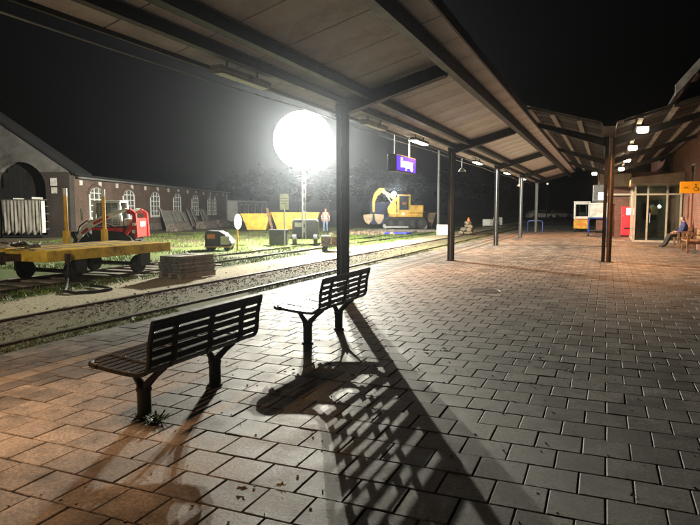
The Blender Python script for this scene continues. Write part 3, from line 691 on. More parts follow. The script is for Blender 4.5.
for x in (0, 1.0):
    for y in (0, .8): MB().bx(x - .04, x + .04, y - .04, y + .04, .12, 1.05).build('leg', blue, ct); 
for x in (0, 1.0):
    for y in (0, .8): MB().cyl((x - .03, y, .08), (x + .03, y, .08), .08, n=12).build('wheel', rubber, ct)
MB().bx(.05, .95, -.03, .83, .30, .36).build('shelf', dsteel, ct); MB().bx(-.05, 1.05, -.05, .85, 1.05, 1.10).build('deck', blue, ct)
MB().bx(-.045, -.012, .05, .75, .3, 1.0).build('side_panel', blue, ct)
bxw = thing('white_box', 'white plastic box standing on the blue cart', 'box', (-.95, 39.2, 1.105)); MB().bx(.05, 1.05, 0, .8, 0, .82).build('body', offw, bxw, bevel=.03); MB().bx(.03, 1.07, -.02, .82, .82, .88).build('lid', white, bxw, bevel=.01)
hb = thing('hoop_barrier', 'blue tubular hoop barrier round the foot of the last canopy post', 'barrier', (-4.75, 46.0, 0))
MB().tube([(-.52, 0, 0), (-.52, 0, .62), (-.47, 0, .72), (-.40, 0, .76), (.40, 0, .76), (.47, 0, .72), (.52, 0, .62), (.52, 0, 0)], .035, 8).build('hoop', blue, hb, smooth=True)
for x in (-.52, .52): MB().cyl((x, 0, .001), (x, 0, .012), .07).build('foot', blue, hb)
mk = MB().bx(.12, .95, 34.35, 34.5, .004, .008).build('floor_marking', white); tag(mk, 'short white line painted on the platform before the vending machine', 'marking')
# manhole cover and fallen leaves on the slabs
mh = thing('manhole_cover', 'round dark manhole cover in the slabs in mid platform', 'manhole', (-2.2, 12.1, .004))
MB().cyl((0, 0, -.01), (0, 0, .0), .30, n=28).build('lid', dsteel, mh, smooth=True)
MB().tube([(.32 * math.cos(a), .32 * math.sin(a), -.006) for a in [2 * math.pi * k / 28 for k in range(28)]], .009, 6, closed=True).build('rim', dsteel, mh, smooth=True)
lm = mat('dead_leaf', (.10, .055, .03), .75, 0, .5, 3); lm2 = mat('pale_leaf', (.42, .36, .27), .7, 0, .3, 3)
for i in range(46):
    x = random.uniform(-3.6, 2.0); y = 2.6 + 8 * random.random() ** 1.3
    rr = random.uniform(.018, .042); n = 9; mb = MB(); vs = [(0, 0, .006)]
    for k in range(n):
        a = 2 * math.pi * k / n; q = rr * (random.uniform(.35, .6) if k % 2 else random.uniform(.8, 1.15)); vs.append((q * math.cos(a), q * math.sin(a), random.uniform(.003, .02)))
    mb.add(vs, [(0, k + 1, (k + 1) % n + 1) for k in range(n)])
    o = mb.build('fallen_leaf', lm if random.random() < .82 else lm2); o.location = (x, y, .002); o.rotation_euler = (0, 0, random.uniform(0, 6))
    tag(o, 'small dead leaf lying on the platform slabs', 'leaf', 'fallen leaves on the slabs')
mb = MB()
for _ in range(700):
    x = random.uniform(-4.8, 2.6); y = 2.2 + 9 * random.random() ** 1.2; r_ = random.uniform(.002, .0075)
    mb.box((x, y, .001 + r_ * .3), (r_ * 2, r_ * 1.5, r_), Matrix.Rotation(random.uniform(0, 3), 3, 'Z'))
tag(mb.build('grit', mat('grit', (.22, .2, .17), .9, 0, .6, 3)), 'fine grit and crumbs scattered over the slabs', 'grit', kind='stuff')
# weeds at the bench foot
for (x, y, n, lab) in ((-3.17, 3.62, 60, 'small weed growing at the foot of the nearer bench'), (-6.42, 7.0, 90, 'grass tuft at the platform kerb behind the nearer bench')):
    mb = MB()
    for _ in range(n):
        a = random.uniform(0, 6.28); l = random.uniform(.015, .06); d = random.uniform(.03, .12); q = Vector((math.cos(a), math.sin(a), 0)); p = q * random.uniform(0, .05); e = p + q * d * .6 + Vector((0, 0, l)); sd = Vector((-q.y, q.x, 0)) * .009
        mb.add([p - sd * .5, p + sd * .5, e + sd, e + q * .02 + Vector((0, 0, .005)), e - sd], [(0, 1, 2, 3, 4)])
    o = mb.build('weed', grassm); o.location = (x, y, 0 if x > -6 else -.03); tag(o, lab, 'weed')
# ------------------------------------------------------------------ construction floodlight on its trailer
LX, LY, LZ = -12.9, 24.95, 4.77
fl = thing('light_tower', 'dark wheeled trailer carrying a tall lattice mast for the floodlight', 'light tower', (LX, LY, GZ), YAW)
MB().prism([(-.5, .38), (.62, .38), (.66, .5), (.66, 1.1), (.58, 1.2), (-.46, 1.2), (-.54, 1.1), (-.54, .5)], 'y', .12, 1.1).build('body', darkg, fl, bevel=.03)
MB().bx(-.42, -.02, .1, .118, .85, 1.05).build('plate', galv, fl); MB().bx(.3, .55, .1, .118, .55, .95).build('louvre', dsteel, fl)
MB().bx(-.6, .7, .2, 1.0, .28, .375).build('frame', dsteel, fl)
for x in (-.42, .55):
    wl_ = MB().cyl((x - .09, .06, .26), (x + .09, .06, .26), .26, n=18).build('wheel', rubber, fl, smooth=True); MB().cyl((x - .095, .06, .26), (x + .095, .06, .26), .12, n=12).build('rim', galv, wl_, smooth=True)
MB().tube([(-.54, .6, .35), (-.95, .6, .3), (-1.15, .6, .42)], .04, 8).build('drawbar', dsteel, fl)
for x in (-.8, .85): MB().bx(x - .03, x + .03, .5, .56, 0, .36).bx(x - .1, x + .1, .43, .63, 0, .02).build('outrigger', galv, fl)
mm = MB()
for a in range(3):
    p = (.1 * math.cos(a * 2.094), .1 * math.sin(a * 2.094)); mm.cyl((p[0], p[1], .3), (p[0], p[1], LZ - GZ - .75), .022, n=8)
    for k in range(9):
        q = (.1 * math.cos(a * 2.094 + 2.094), .1 * math.sin(a * 2.094 + 2.094)); mm.cyl((p[0], p[1], .5 + k * .4), (q[0], q[1], .9 + k * .4), .009, n=5)
mm.build('mast', galv, fl)
bl_ = thing('flood_glare_globe', 'dazzling floodlight on top of the lattice mast, its glare built as a white globe', 'floodlight', (LX, LY, LZ))
bm = bpy.data.materials.new('glare_glow'); bm.use_nodes = True; N = bm.node_tree.nodes; Lk = bm.node_tree.links; N.remove(N['Principled BSDF'])
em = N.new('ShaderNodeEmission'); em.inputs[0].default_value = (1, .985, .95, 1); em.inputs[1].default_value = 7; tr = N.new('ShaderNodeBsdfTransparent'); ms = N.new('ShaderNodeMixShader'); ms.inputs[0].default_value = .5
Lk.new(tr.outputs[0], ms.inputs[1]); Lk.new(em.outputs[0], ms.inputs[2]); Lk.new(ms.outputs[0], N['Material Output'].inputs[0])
BR = 1.36  # glowing globe added in place of the glare round a much smaller lamp
MB().sphere((0, 0, 0), BR, 40, 24, (1, 1, .97)).build('glare_shell', bm, bl_, smooth=True)
MB().cyl((0, 0, -BR * .97 - .02), (0, 0, -BR * .97 + .06), .12).build('collar', galv, bl_)
for q in (-.05, .5): light('bulb', 'POINT', bl_, (q * math.cos(YAW), q * math.sin(YAW), -.3), FLOOD_W / 2, (1, .955, .80), shadow_soft_size=.035)

# unseen floodlight, added behind the viewpoint to light the loader and trolley
yf = thing('added_yard_flood', 'unseen floodlight on a grey steel pole, added to light the yard', 'floodlight', (-5.75, -3.0, 0))
MB().cyl((0, 0, 0), (0, 0, 4.9), .07, .05, 10).build('pole', galv, yf, smooth=True); MB().bx(-.2, .2, -.2, .2, 0, .02).build('foot', galv, yf)
o = MB().bx(-.2, .2, -.1, .0, -.14, .14).build('head', dsteel, yf, bevel=.02); o.location = (-.1, .12, 4.95); o.rotation_euler = (R(-13), 0, R(17))
o = MB().bx(-.17, .17, .001, .012, -.11, .11).build('lens', emis_mat('flood_lens', (1, .85, .6), 10), yf); o.location = (-.1, .12, 4.95); o.rotation_euler = (R(-13), 0, R(17))
light('bulb', 'SPOT', yf, (-.15, .22, 4.93), YARD_W, (1, .86, .62), spot_size=R(52), spot_blend=.4, shadow_soft_size=.12, rot=(R(77), 0, R(20)))

# ------------------------------------------------------------------ near yard things
pt = thing('pallet_stack', 'grey stack of slabs wrapped on a wooden pallet beside the nearest track', 'pallet', (-9.72, 12.4, GZ), R(-10))
for x in (-.34, 0, .34): MB().bx(x - .06, x + .06, -.58, .58, .0, .11).build('runner', greyw, pt)
MB().bx(-.41, .41, -.6, .6, .112, .135).build('deck', greyw, pt)
wrapm = mat('wrapped_slab', (.105, .10, .094), .3, 0, .5, 9, .8, 18)
for k in range(5):
    o = MB().box((0, 0, 0), (.76 + random.uniform(-.05, .07), 1.13 + random.uniform(-.05, .07), .081)).build('slab_layer', wrapm, pt, bevel=.015); o.location = (random.uniform(-.012, .012), random.uniform(-.012, .012), .178 + k * .079); o.rotation_euler = (0, 0, random.uniform(-.03, .03))
for k in range(4):
    o = MB().box((0, 0, 0), (.36, .55, .012)).build('cover_sheet', offw if k % 2 else greyw, pt); o.location = (-.2 + .4 * (k % 2), -.28 + .56 * (k // 2), .538 + .003 * k); o.rotation_euler = (random.uniform(-.02, .02), random.uniform(-.02, .02), random.uniform(-.1, .1))

wg = thing('flat_wagon', 'yellow flat rail trolley standing on the second track', 'wagon', (0, 0, 0))
xa, xb, y0, y1 = -12.95, -10.93, 9.27, 13.25
MB().bx(xb - .14, xb, y0, y1, .50, .74).build('side_beam', ypale, wg, bevel=.012); MB().bx(xa, xa + .14, y0, y1, .50, .74).build('side_beam', ypale, wg, bevel=.012)
MB().bx(xa + .145, xb - .145, y0, y0 + .13, .50, .73).build('end_beam', ypale, wg, bevel=.012); MB().bx(xa + .145, xb - .145, y1 - .13, y1, .50, .73).build('end_beam', ypale, wg, bevel=.012)
n = 9; wdt = (xb - xa - .30) / n
for k in range(n): MB().bx(xa + .15 + k * wdt + .008, xa + .15 + (k + 1) * wdt - .008, y0 + .14, y1 - .14, .70, .745 + random.uniform(0, .012)).build('deck_plank', ypale if k % 3 else greyw, wg)
for yv in (10.2, 12.3):
    ax = MB().cyl((xa + .2, yv, .21), (xb - .2, yv, .21), .05).build('axle', dsteel, wg)
    for xv in (-11.2, -12.72): MB().cyl((xv - .06, yv, .21), (xv + .06, yv, .21), .205, n=20).cyl((xv - .075, yv, .21), (xv - .06, yv, .21), .235, n=20).build('wheel', rubber, wg, smooth=True)
    for xv in (-11.02, -12.86): MB().bx(xv - .05, xv + .05, yv - .18, yv + .18, .18, .49).build('axle_box', dsteel, wg)
MB().bx(-12.2, -11.7, y0 - .35, y0, .52, .66).bx(-12.1, -11.8, y0 - .5, y0 - .3, .45, .72).build('coupling', rust, wg)
for yv in (11.5, 12.78):
    MB().bx(-12.88, -12.76, yv - .07, yv + .07, .75, 1.08).build('stake_socket', ypale, wg); s_ = MB().cyl((-12.82, yv, 1.06), (-12.82, yv, 1.98), .05, n=10).build('stake', yellow, wg); MB().cyl((-12.82, yv, 1.98), (-12.82, yv, 2.17), .052, n=10).build('reflective_tip', white, s_)
MB().bx(-10.925, -10.86, 9.72, 9.82, .42, .66).build('valve', rust, wg)
MB().tube([(-10.88, 9.77, .45), (-10.82, 9.7, .2), (-10.5, 9.35, GZ + .04), (-10.1, 8.95, GZ + .03), (-9.7, 8.85, GZ + .03), (-9.47, 9.2, GZ + .03), (-9.5, 9.6, GZ + .03), (-9.9, 9.8, GZ + .03), (-10.35, 9.85, GZ + .03)], .032, 8).build('hose', rubber, wg, smooth=True)
jk = thing('scrap_pile', 'heap of tangled tools and offcuts on the near end of the yellow trolley', 'scrap', (-12.2, 9.65, .765))
for k in range(22):
    a = random.uniform(0, 3.14); l = random.uniform(.12, .4); p = Vector((random.uniform(-.45, .45), random.uniform(-.12, .25), random.uniform(.02, .13)))
    d = Vector((math.cos(a) * l, math.sin(a) * l, random.uniform(-.04, .06))); MB().bar(p - d / 2, p + d / 2, random.uniform(.03, .07), random.uniform(.02, .05)).build('offcut', (offw, dsteel, greyw, rust)[k % 4], jk)

# compact track loader behind the trolley; local +x = bucket end
px = cw(-10.2, 26.0)
sl = thing('track_loader', 'white and red compact track loader with a caged cab behind the yellow trolley', 'loader', (px[0], px[1], GZ), YAW + math.pi)
for s in (-1, 1):
    yv = s * .62; pts = []
    for a in range(0, 181, 20): pts.append((-.75 - .3 * math.sin(R(a)), yv, .32 + .3 * math.cos(R(a))))
    for a in range(0, 181, 20): pts.append((.7 + .26 * math.sin(R(a)), yv, .28 - .26 * math.cos(R(a))))
    tk = MB()
    prof = [(p[0], p[2]) for p in pts]; tk.prism(prof, 'y', yv - .19, yv + .19); tr_ = tk.build('track', rubber, sl, bevel=.02)
    for x in (-.7, -.25, .2, .62): MB().cyl((x, yv - .2, .2), (x, yv + .2, .2), .13, n=14).build('roller', offw, tr_, smooth=True)
    # lift arm
    ar = MB(); q = s * .70
    ar.prism([(-1.05, 1.52), (-.85, 1.62), (.15, 1.18), (.95, .62), (1.28, .18), (1.42, .22), (1.12, .78), (.98, .98), (.2, 1.40), (-.80, 1.72), (-1.08, 1.66)], 'y', q - .06, q + .06)
    am = ar.build('lift_arm', white, sl, bevel=.015)
    MB().prism([(-.15, 1.33), (.5, 1.03), (.56, 1.12), (-.08, 1.43)], 'y', q - .066, q + .066).build('arm_stripe', red, am); MB().prism([(.72, .84), (.98, .63), (1.06, .70), (.8, .92)], 'y', q - .066, q + .066).build('arm_stripe', red, am)
    tw = MB(); tw.prism([(-1.32, .5), (-1.16, .5), (-1.10, 1.3), (-1.14, 1.62), (-1.27, 1.5)], 'y', q - .07, q + .07); tw.prism([(-1.14, 1.0), (-.86, .6), (-.74, .68), (-1.08, 1.2)], 'y', q - .06, q + .06); tw.prism([(-1.14, 1.62), (-1.10, 1.45), (-.86, 1.5), (-.86, 1.64), (-1.0, 1.70)], 'y', q - .06, q + .06); tw.build('rear_tower', red, sl, bevel=.015)
    MB().bx(-1.26, -1.1, q + s * .081 - .002, q + s * .081 + .002, 1.0, 1.12).bx(-1.22, -1.08, q + s * .081 - .002, q + s * .081 + .002, .68, .82).build('white_decal', white, sl)
    MB().cyl((-.62, q - s * .02, .82), (.3, q - s * .02, 1.18), .045).cyl((-.1, q - s * .02, 1.02), (.45, q - s * .02, 1.22), .028).build('lift_cylinder', rust, sl)
    MB().prism([(-.7, .74), (.6, .82), (.62, .92), (-.72, .90)], 'y', q - .07, q + .07).build('side_stripe', red, sl)
MB().bx(-1.1, .75, -.42, .42, .35, .95).build('body', dsteel, sl, bevel=.03); MB().bx(-1.27, -1.11, -.55, .55, .5, 1.3).build('rear_door', red, sl, bevel=.03); MB().bx(-1.29, -1.272, -.3, .3, .95, 1.15).build('rear_decal', white, sl)
MB().bx(-1.18, -.62, -.43, .43, .96, 1.28).build('engine_cover', offw, sl, bevel=.05)
cf = MB()
for x, xt in ((-.55, -.45), (.62, .55)):
    for yv in (-.44, .44): cf.bar((x, yv, .95), (xt, yv, 1.96), .11, .11, (1, 0, 0))
cf.bx(-.52, .62, -.48, .48, 1.96, 2.04); cf.build('cab', white, sl, bevel=.02)
for s in (-1, 1):
    MB().bx(-.46, .52, s * .43 - .008, s * .43 + .008, 1.0, 1.95).build('side_window', mat('smoked_pane', (.22, .24, .23), .3, 0, .1), sl)
    gr = MB()
    for k in range(9): gr.bx(-.46, .5, s * .455 - .008, s * .455 + .008, 1.08 + k * .09, 1.095 + k * .09)
    for k in range(4): gr.bx(-.42 + k * .26, -.40 + k * .26, s * .47 - .006, s * .47 + .006, 1.0, 1.95)
    gr.build('window_grille', offw, sl)
MB().bx(.54, .56, -.40, .40, .98, 1.92).build('front_window', glass_mat('teal_glass', (.3, .5, .45)), sl)
MB().prism([(1.25, .05), (1.95, .04), (1.75, .12), (1.45, .16), (1.32, .4), (1.5, .72), (1.42, .74), (1.2, .45)], 'y', -.85, .85).build('bucket', dsteel, sl)
MB().tube([(.7, -.3, 1.0), (.95, -.4, 1.25), (1.2, -.45, 1.1), (1.35, -.4, .7)], .03, 6).tube([(.7, .3, 1.0), (.95, .4, 1.2), (1.25, .45, .95), (1.38, .4, .6)], .03, 6).build('hydraulic_hose', rubber, sl)
MB().cyl((1.0, .75, 1.2), (1.02, .75, 1.7), .04).build('mirror_arm', offw, sl)

# covered mesh box by the shed
p = cw(-19.0, 35.0)
cg = thing('tarp_crate', 'tall crate hung with pale tarpaulin before the dark shed doors', 'crate', (p[0], p[1], GZ), YAW)
for x in (-1.12, 1.12):
    for yv in (0, 1.6): MB().bx(x - .03, x + .03, yv - .03, yv + .03, 0, 2.2).build('post', dsteel, cg)
MB().bx(-1.15, 1.15, -.03, 1.63, .05, .14).build('base', dsteel, cg)
tp = MB(); nn = 40
for k in range(nn + 1):
    x = -1.12 + 2.24 * k / nn
    for j in range(9):
        z = .25 + 1.93 * j / 8 + (.08 * math.sin(k * .9) if j == 0 else 0); tp.v.append((x, -.06 + .022 * math.sin(k * .8 + j * .5 + 1.3 * math.sin(k * .31)) * (1 - j / 9) + .02 * math.sin(k * 1.7), z))
for k in range(nn):
    for j in range(8): tp.f.append((k * 9 + j, (k + 1) * 9 + j, (k + 1) * 9 + j + 1, k * 9 + j + 1))
o = tp.build('tarpaulin', mat('tarp', (.30, .28, .245), .7, 0, .15, 3), cg, smooth=True); md = o.modifiers.new('t', 'SOLIDIFY'); md.thickness = .01
for z in (.5, .95, 1.4, 1.85): MB().bx(1.14, 1.16, .0, 1.6, z - .02, z + .02).build('side_bar', galv, cg)
MB().bx(1.165, 1.19, -.05, .35, .3, 2.15).build('side_sheet', white, cg)
MB().bx(-1.1, 1.1, 0, 1.6, 2.2, 2.23).build('top', greyw, cg)
MB().bar((.5, .3, 2.32), (1.0, .5, 2.3), .4, .12).bar((-.6, .3, 2.28), (.1, .6, 2.27), .3, .06).build('loose_sheet', offw, cg)

# small dark site machine with the lamp's reflection painted white on its sloped front
p = cw(-5.32, 24.3)
mc = thing('site_machine', 'small dark rounded site machine with orange panel and lamp reflection painted white on its sloped front', 'machine', (p[0], p[1], GZ), YAW)
MB().prism([(-.54, .14), (.50, .14), (.56, .3), (.2, .72), (.05, .80), (-.42, .82), (-.54, .7)], 'y', 0, .8).build('body', darkg, mc, bevel=.04)
MB().bar((.16, -.0, .745), (.5, -.0, .36), .5, .02, (0, 0, 1)); 
o = MB().box((0, 0, 0), (.44, .72, .015)).build('painted_reflection', white, mc); o.location = (.375, .4, .545); o.rotation_euler = (0, math.atan2(.42, .36), 0)
MB().bx(-.44, -.12, -.014, -.002, .5, .68).build('orange_panel', mat('orange_label', (.7, .22, .03), .5, 0, .1), mc)
MB().bx(-.56, .54, -.02, -.002, .14, .19).build('trim', yellow, mc)
for x in (-.36, .36):
    for yv in (.06, .74): MB().cyl((x, yv - .06, .13), (x, yv + .06, .13), .13, n=14).build('wheel', rubber, mc, smooth=True)
MB().bx(.1, .46, -.018, -.003, .26, .6).build('front_side_panel', offw, mc)

# trackside signs
rs = thing('round_sign', 'white round disc sign on a yellow pole between the dark machine and the yellow skips', 'sign', (-13.75, 20.75, GZ), R(-10))
MB().cyl((0, 0, 0), (0, 0, 1.3), .035, n=10).build('pole', yellow, rs, smooth=True)
MB().cyl((.04, -.006, 1.18), (.055, -.002, 1.18), .31, n=28).build('disc', white, rs, smooth=True)
p = cw(-2.95, 27.2)
ss = thing('board_sign', 'pale rectangular board sign on a thin grey post beside the dark cabinet', 'sign', (p[0], p[1], GZ), YAW + R(8))
MB().cyl((0, .03, 0), (0, .03, 2.34), .03, n=8).build('post', galv, ss); MB().bx(-.2, .2, -.015, .0, 1.66, 2.36).build('board', offw, ss)
MB().bx(-.15, .15, -.019, -.016, 2.13, 2.18).bx(-.15, .15, -.019, -.016, 2.02, 2.07).bx(-.15, .1, -.019, -.016, 1.91, 1.96).build('print_line', mat('grey_print', (.3, .3, .3), .6, 0, 0), ss)
p = cw(-3.28, 27.6)
cb_ = thing('cable_cabinet', 'low dark green cabinet at the foot of the pale board sign', 'cabinet', (p[0], p[1], GZ), YAW)
MB().bx(-.42, .40, 0, .6, .05, .70).build('body', darkg, cb_, bevel=.03); MB().bx(-.45, .43, -.03, .63, .70, .75).build('lid', darkg, cb_, bevel=.01); MB().bx(-.4, .38, .02, .58, 0, .05).build('plinth', conc, cb_); MB().bx(-.39, -.02, -.012, -.001, .1, .66).bx(.0, .37, -.012, -.001, .1, .66).build('door', darkg, cb_)

p = cw(-.62, 24.0)
tl = thing('crate_trolley', 'small trolley loaded with wooden crates half hidden by the first post', 'trolley', (p[0], p[1], GZ), YAW)
MB().bx(-.55, .5, 0, .7, .2, .28).build('deck', greyw, tl)
for x in (-.4, .35):
    for yv in (.05, .65): MB().cyl((x, yv - .05, .11), (x, yv + .05, .11), .11, n=14).build('wheel', rubber, tl, smooth=True)
for k, (x, wx, h, m_) in enumerate(((-.34, .38, .34, greyw), (.06, .38, .30, wood), (.36, .2, .36, greyw))):
    c_ = thing('crate', ('grey crate at the left end of the small trolley', 'brown crate in the middle of the small trolley', 'narrow grey crate at the right end of the small trolley')[k], 'crate', (p[0] + x * math.cos(YAW), p[1] + x * math.sin(YAW), GZ + .282), YAW, 'crates on the trolley')
    for z in (.02, .13, .24): MB().bx(-wx / 2, wx / 2, .02, .04, z, z + .085).build('slat', m_, c_)
    MB().bx(-wx / 2 + .01, wx / 2 - .01, .045, .6, .0, h).build('body', m_, c_)

# ------------------------------------------------------------------ yard background
def skip(label, r0, r1, d, h, m_, name='skip', rz=0):
    p = cw((r0 + r1) / 2, d); t = thing(name, label, 'skip', (p[0], p[1], GZ), YAW + rz, 'skips in the yard'); L2 = (r1 - r0) / 2
    mb = MB(); b_ = .28; q = .15
    outer = [(-L2 - .2, h), (L2 + .1, h), (L2 - b_, .1), (-L2 + b_, .1)]
    for a, b in ((0, .05), (1.55, 1.6)): mb.prism(outer, 'y', a, b)
    mb.add([(-L2 - .2, .05, h), (-L2 - .2, 1.55, h), (-L2 + b_, 1.55, .1), (-L2 + b_, .05, .1), (-L2 - .15, .05, h), (-L2 - .15, 1.55, h), (-L2 + b_ + .05, 1.55, .15), (-L2 + b_ + .05, .05, .15)], [(0, 3, 2, 1), (4, 5, 6, 7), (0, 1, 5, 4)])
    mb.add([(L2 + .1, .05, h), (L2 + .1, 1.55, h), (L2 - b_, 1.55, .1), (L2 - b_, .05, .1), (L2 + .05, .05, h), (L2 + .05, 1.55, h), (L2 - b_ - .05, 1.55, .15), (L2 - b_ - .05, .05, .15)], [(0, 1, 2, 3), (4, 7, 6, 5), (0, 4, 5, 1)])
    mb.bx(-L2 + b_, L2 - b_, .05, 1.55, .1, .16); body = mb.build('body', m_, t)
    MB().bx(-L2 - .22, L2 + .12, -.04, .0, h - .09, h + .01).build('rim', m_, t)
    k = int(L2 * 2 / .8)
    for i in range(k + 1):
        x = -L2 + b_ + (2 * L2 - 2 * b_) * i / max(1, k); MB().bx(x - .04, x + .04, -.05, -.001, .12, h - .1).build('rib', m_, t)
    for x in (-L2 * .6, L2 * .6): MB().bx(x - .1, x + .1, .1, 1.5, 0, .09).build('skid', dsteel, t)
    return t
yb = mat('skip_yellow', (.75, .48, .03), .5, 0, .2, 3)
skip('shorter yellow skip left of the leaning plank', -8.1, -6.15, 46, 1.32, yb); skip('longer yellow skip right of the plank, behind the light tower', -5.95, -2.5, 47, 1.42, yb)
skip('brown dirty skip just right of the excavator', 6.0, 7.3, 52, 1.35, mat('skip_brown', (.14, .1, .06), .7, 0, .35, 4)); 
p = cw(-6.0, 45.6); pk = MB().bar((0, 0, 0), (.25, .35, 1.65), .16, .05); pk_ = MB().bar((.15, .0, 0.02), (-.3, .35, 1.75), .18, .05, (0, 1, 0)).build('plank', wood); pk_.location = (p[0], p[1], GZ); pk_.rotation_euler = (0, 0, YAW); tag(pk_, 'wooden plank leaning in the gap between the two yellow skips', 'plank')
# office container
p = cw(-14.2, 76)
oc = thing('office_container', 'pale flat-roofed office cabin with a row of white windows behind the yellow skips', 'cabin', (p[0], p[1], GZ), YAW - R(15))
MB().bx(-2.4, 0, 0, 9.5, .1, 2.62).build('body', mat('cabin_white', (.78, .78, .75), .6, 0, .1, 2), oc); MB().bx(-2.5, .1, -.1, 9.6, 2.62, 2.76).build('roof', offw, oc); MB().bx(-2.3, -.1, .1, 9.4, 0, .1).build('plinth', dsteel, oc)
MB().bx(.001, .02, .3, 9.3, .3, 2.5).build('side_cladding', mat('cabin_grey', (.16, .17, .19), .6, 0, .15, 2), oc)
for yv in (.8, 2.3, 3.3, 5.4, 7.6):
    wn = MB().bx(.022, .05, yv, yv + .85, .95, 2.25).build('window', white, oc); MB().bx(.051, .056, yv + .12, yv + .38, 1.05, 2.15).bx(.051, .056, yv + .48, yv + .74, 1.05, 2.15).build('pane', dglass, wn)
# shed and workshop
p = cw(-16.5, 36)
wk = thing('workshop', 'long low brick workshop with tall arched white windows along the yard', 'building', (p[0], p[1], GZ), YAW - R(3.3))
bkw = brick_mat('brick_workshop', (1, 2), (.15, .085, .06), (.10, .06, .045), (.14, .125, .11))
MB().bx(-9, 0, .3, 35.3, 0, 3.62).build('wall', bkw, wk)
MB().prism([(.35, 3.62), (.35, 3.74), (-9.2, 4.4), (-9.2, 4.28)], 'y', .25, 35.7).build('roof', roofd, wk)
MB().bx(.24, .34, .3, 35.7, 3.5, 3.6).build('gutter', galv, wk)
MB().bx(.001, .08, .32, 35.2, 0, .55).build('plinth_course', mat('plinth_stone', (.16, .14, .12), .85, 0, .3, 3), wk)
def arch_pts(w_, z0, z1, rise, n=9):
    pts = [(-w_ / 2, z0), (w_ / 2, z0)]
    for i in range(n + 1):
        a = math.pi * i / n; pts.append((w_ / 2 * math.cos(a), z1 - rise + rise * math.sin(a)))
    return pts
def awin(s, w_, z0=1.12, z1=3.08, cols=3):
    ap = arch_pts(w_, z0, z1, min(.45, w_ / 2)); o = MB().prism([(s + a, z) for a, z in ap], 'x', .012, .03).build('window', mat('old_pane', (.13, .14, .14), .2, 0, .3, 3), wk)
    fr_ = MB()
    for i in range(1, len(ap)):
        a, b = ap[i], ap[(i + 1) % len(ap)]; fr_.bar((.04, s + a[0], a[1]), (.04, s + b[0], b[1]), .12, .05, (1, 0, 0))
    fr_.bar((.045, s - w_ / 2, z0), (.045, s + w_ / 2, z0), .09, .05, (1, 0, 0))
    for k in range(1, cols): x = s - w_ / 2 + w_ * k / cols; fr_.bx(.03, .055, x - .04, x + .04, z0, z1 - .12)
    for k in range(1, 5): z = z0 + (z1 - z0) * k / 5; fr_.bx(.03, .052, s - w_ / 2 + .02, s + w_ / 2 - .02, z - .03, z + .03)
    fr_.build('frame', white, o); MB().bx(.0, .14, s - w_ / 2 - .1, s + w_ / 2 + .1, z0 - .12, z0 - .03).build('sill', offw, o)
    sr = MB()
    for i in range(2, len(ap) - 1):
        a, b = ap[i], ap[i + 1]; f_ = 1.14; sr.bar((.05, s + a[0] * f_, z1 - .45 + (a[1] - z1 + .45) * f_), (.05, s + b[0] * f_, z1 - .45 + (b[1] - z1 + .45) * f_), .2, .07, (1, 0, 0))
    sr.build('brick_arch', bkw, o)
for s in (3.0, 7.9, 12.9, 18.1, 23.2): awin(s, 1.85)
for s in (28.0, 29.9): awin(s, 1.1, cols=2)
for k in range(14): MB().bx(.001, .04, .9 + k * 2.5, 1.25 + k * 2.5, 3.12, 3.42).build('anchor_plate', offw, wk)
MB().cyl((.1, 34.9, 0), (.1, 34.9, 3.5), .06).build('downpipe', galv, wk)
sd = thing('engine_shed', 'old engine shed with pale gable and dark arched doors at the left edge', 'building', (p[0], p[1], GZ), YAW - R(3.3))
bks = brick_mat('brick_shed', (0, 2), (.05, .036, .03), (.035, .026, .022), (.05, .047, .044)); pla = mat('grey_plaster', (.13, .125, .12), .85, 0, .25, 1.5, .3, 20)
zs = 3.85; rad = 1.55; spr = 2.9; dxx = math.sqrt(rad ** 2 - (zs - spr) ** 2)
poly = [(-12, 0)]
def arcs(c, lo, hi, n=8): return [(c - rad * math.cos(t), spr + rad * math.sin(t)) for t in [lo + (hi - lo) * i / n for i in range(n + 1)]]
th = math.asin((zs - spr) / rad)
x_ = -12
lower = []
for a, b in ((-12, -9 - rad), (-9 + rad, -3 - rad), (-3 + rad, -.0)):
    pl_ = [(a, 0), (b, 0)]
    if b < -.1: c = b + rad; pl_ += [(c - rad * math.cos(t), spr + rad * math.sin(t)) for t in [th * i / 5 for i in range(6)]]
    else: pl_ += [(b, zs)]
    if a > -11.9: c = a - rad; pl_ += [(c + rad * math.cos(t), spr + rad * math.sin(t)) for t in [th * (5 - i) / 5 for i in range(6)]]
    else: pl_ += [(a, zs)]
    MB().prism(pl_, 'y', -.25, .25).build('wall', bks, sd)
up = [(-12, zs)]
for c in (-9, -3): up += [(c - rad * math.cos(t), spr + rad * math.sin(t)) for t in [th + (math.pi - 2 * th) * i / 10 for i in range(11)]]
up += [(0.02, zs), (-6, 7.95)]
MB().prism(up, 'y', -.26, .25).build('gable', pla, sd)
for c in (-9, -3):
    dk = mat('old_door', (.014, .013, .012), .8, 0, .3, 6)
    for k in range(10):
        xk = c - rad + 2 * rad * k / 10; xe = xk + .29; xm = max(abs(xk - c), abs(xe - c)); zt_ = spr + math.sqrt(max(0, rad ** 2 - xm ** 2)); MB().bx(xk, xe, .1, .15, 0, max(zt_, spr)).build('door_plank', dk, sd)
    MB().prism(arch_pts(2 * rad, 0, spr + rad, rad, 16) if False else [(c + a, z) for a, z in arch_pts(2 * rad, 0, spr + rad, rad, 16)], 'y', .16, .2).build('door_backing', dk, sd)
for sgn in (1, -1):
    MB().bar((-6, .7, 8.12), (-6 + sgn * 6.4, .7, 8.12 - 6.4 * .683), 2.0, .12, (0, 0, 1)).build('roof', mat('slate', (.012, .012, .013), .8, 0, .3, 4), sd)
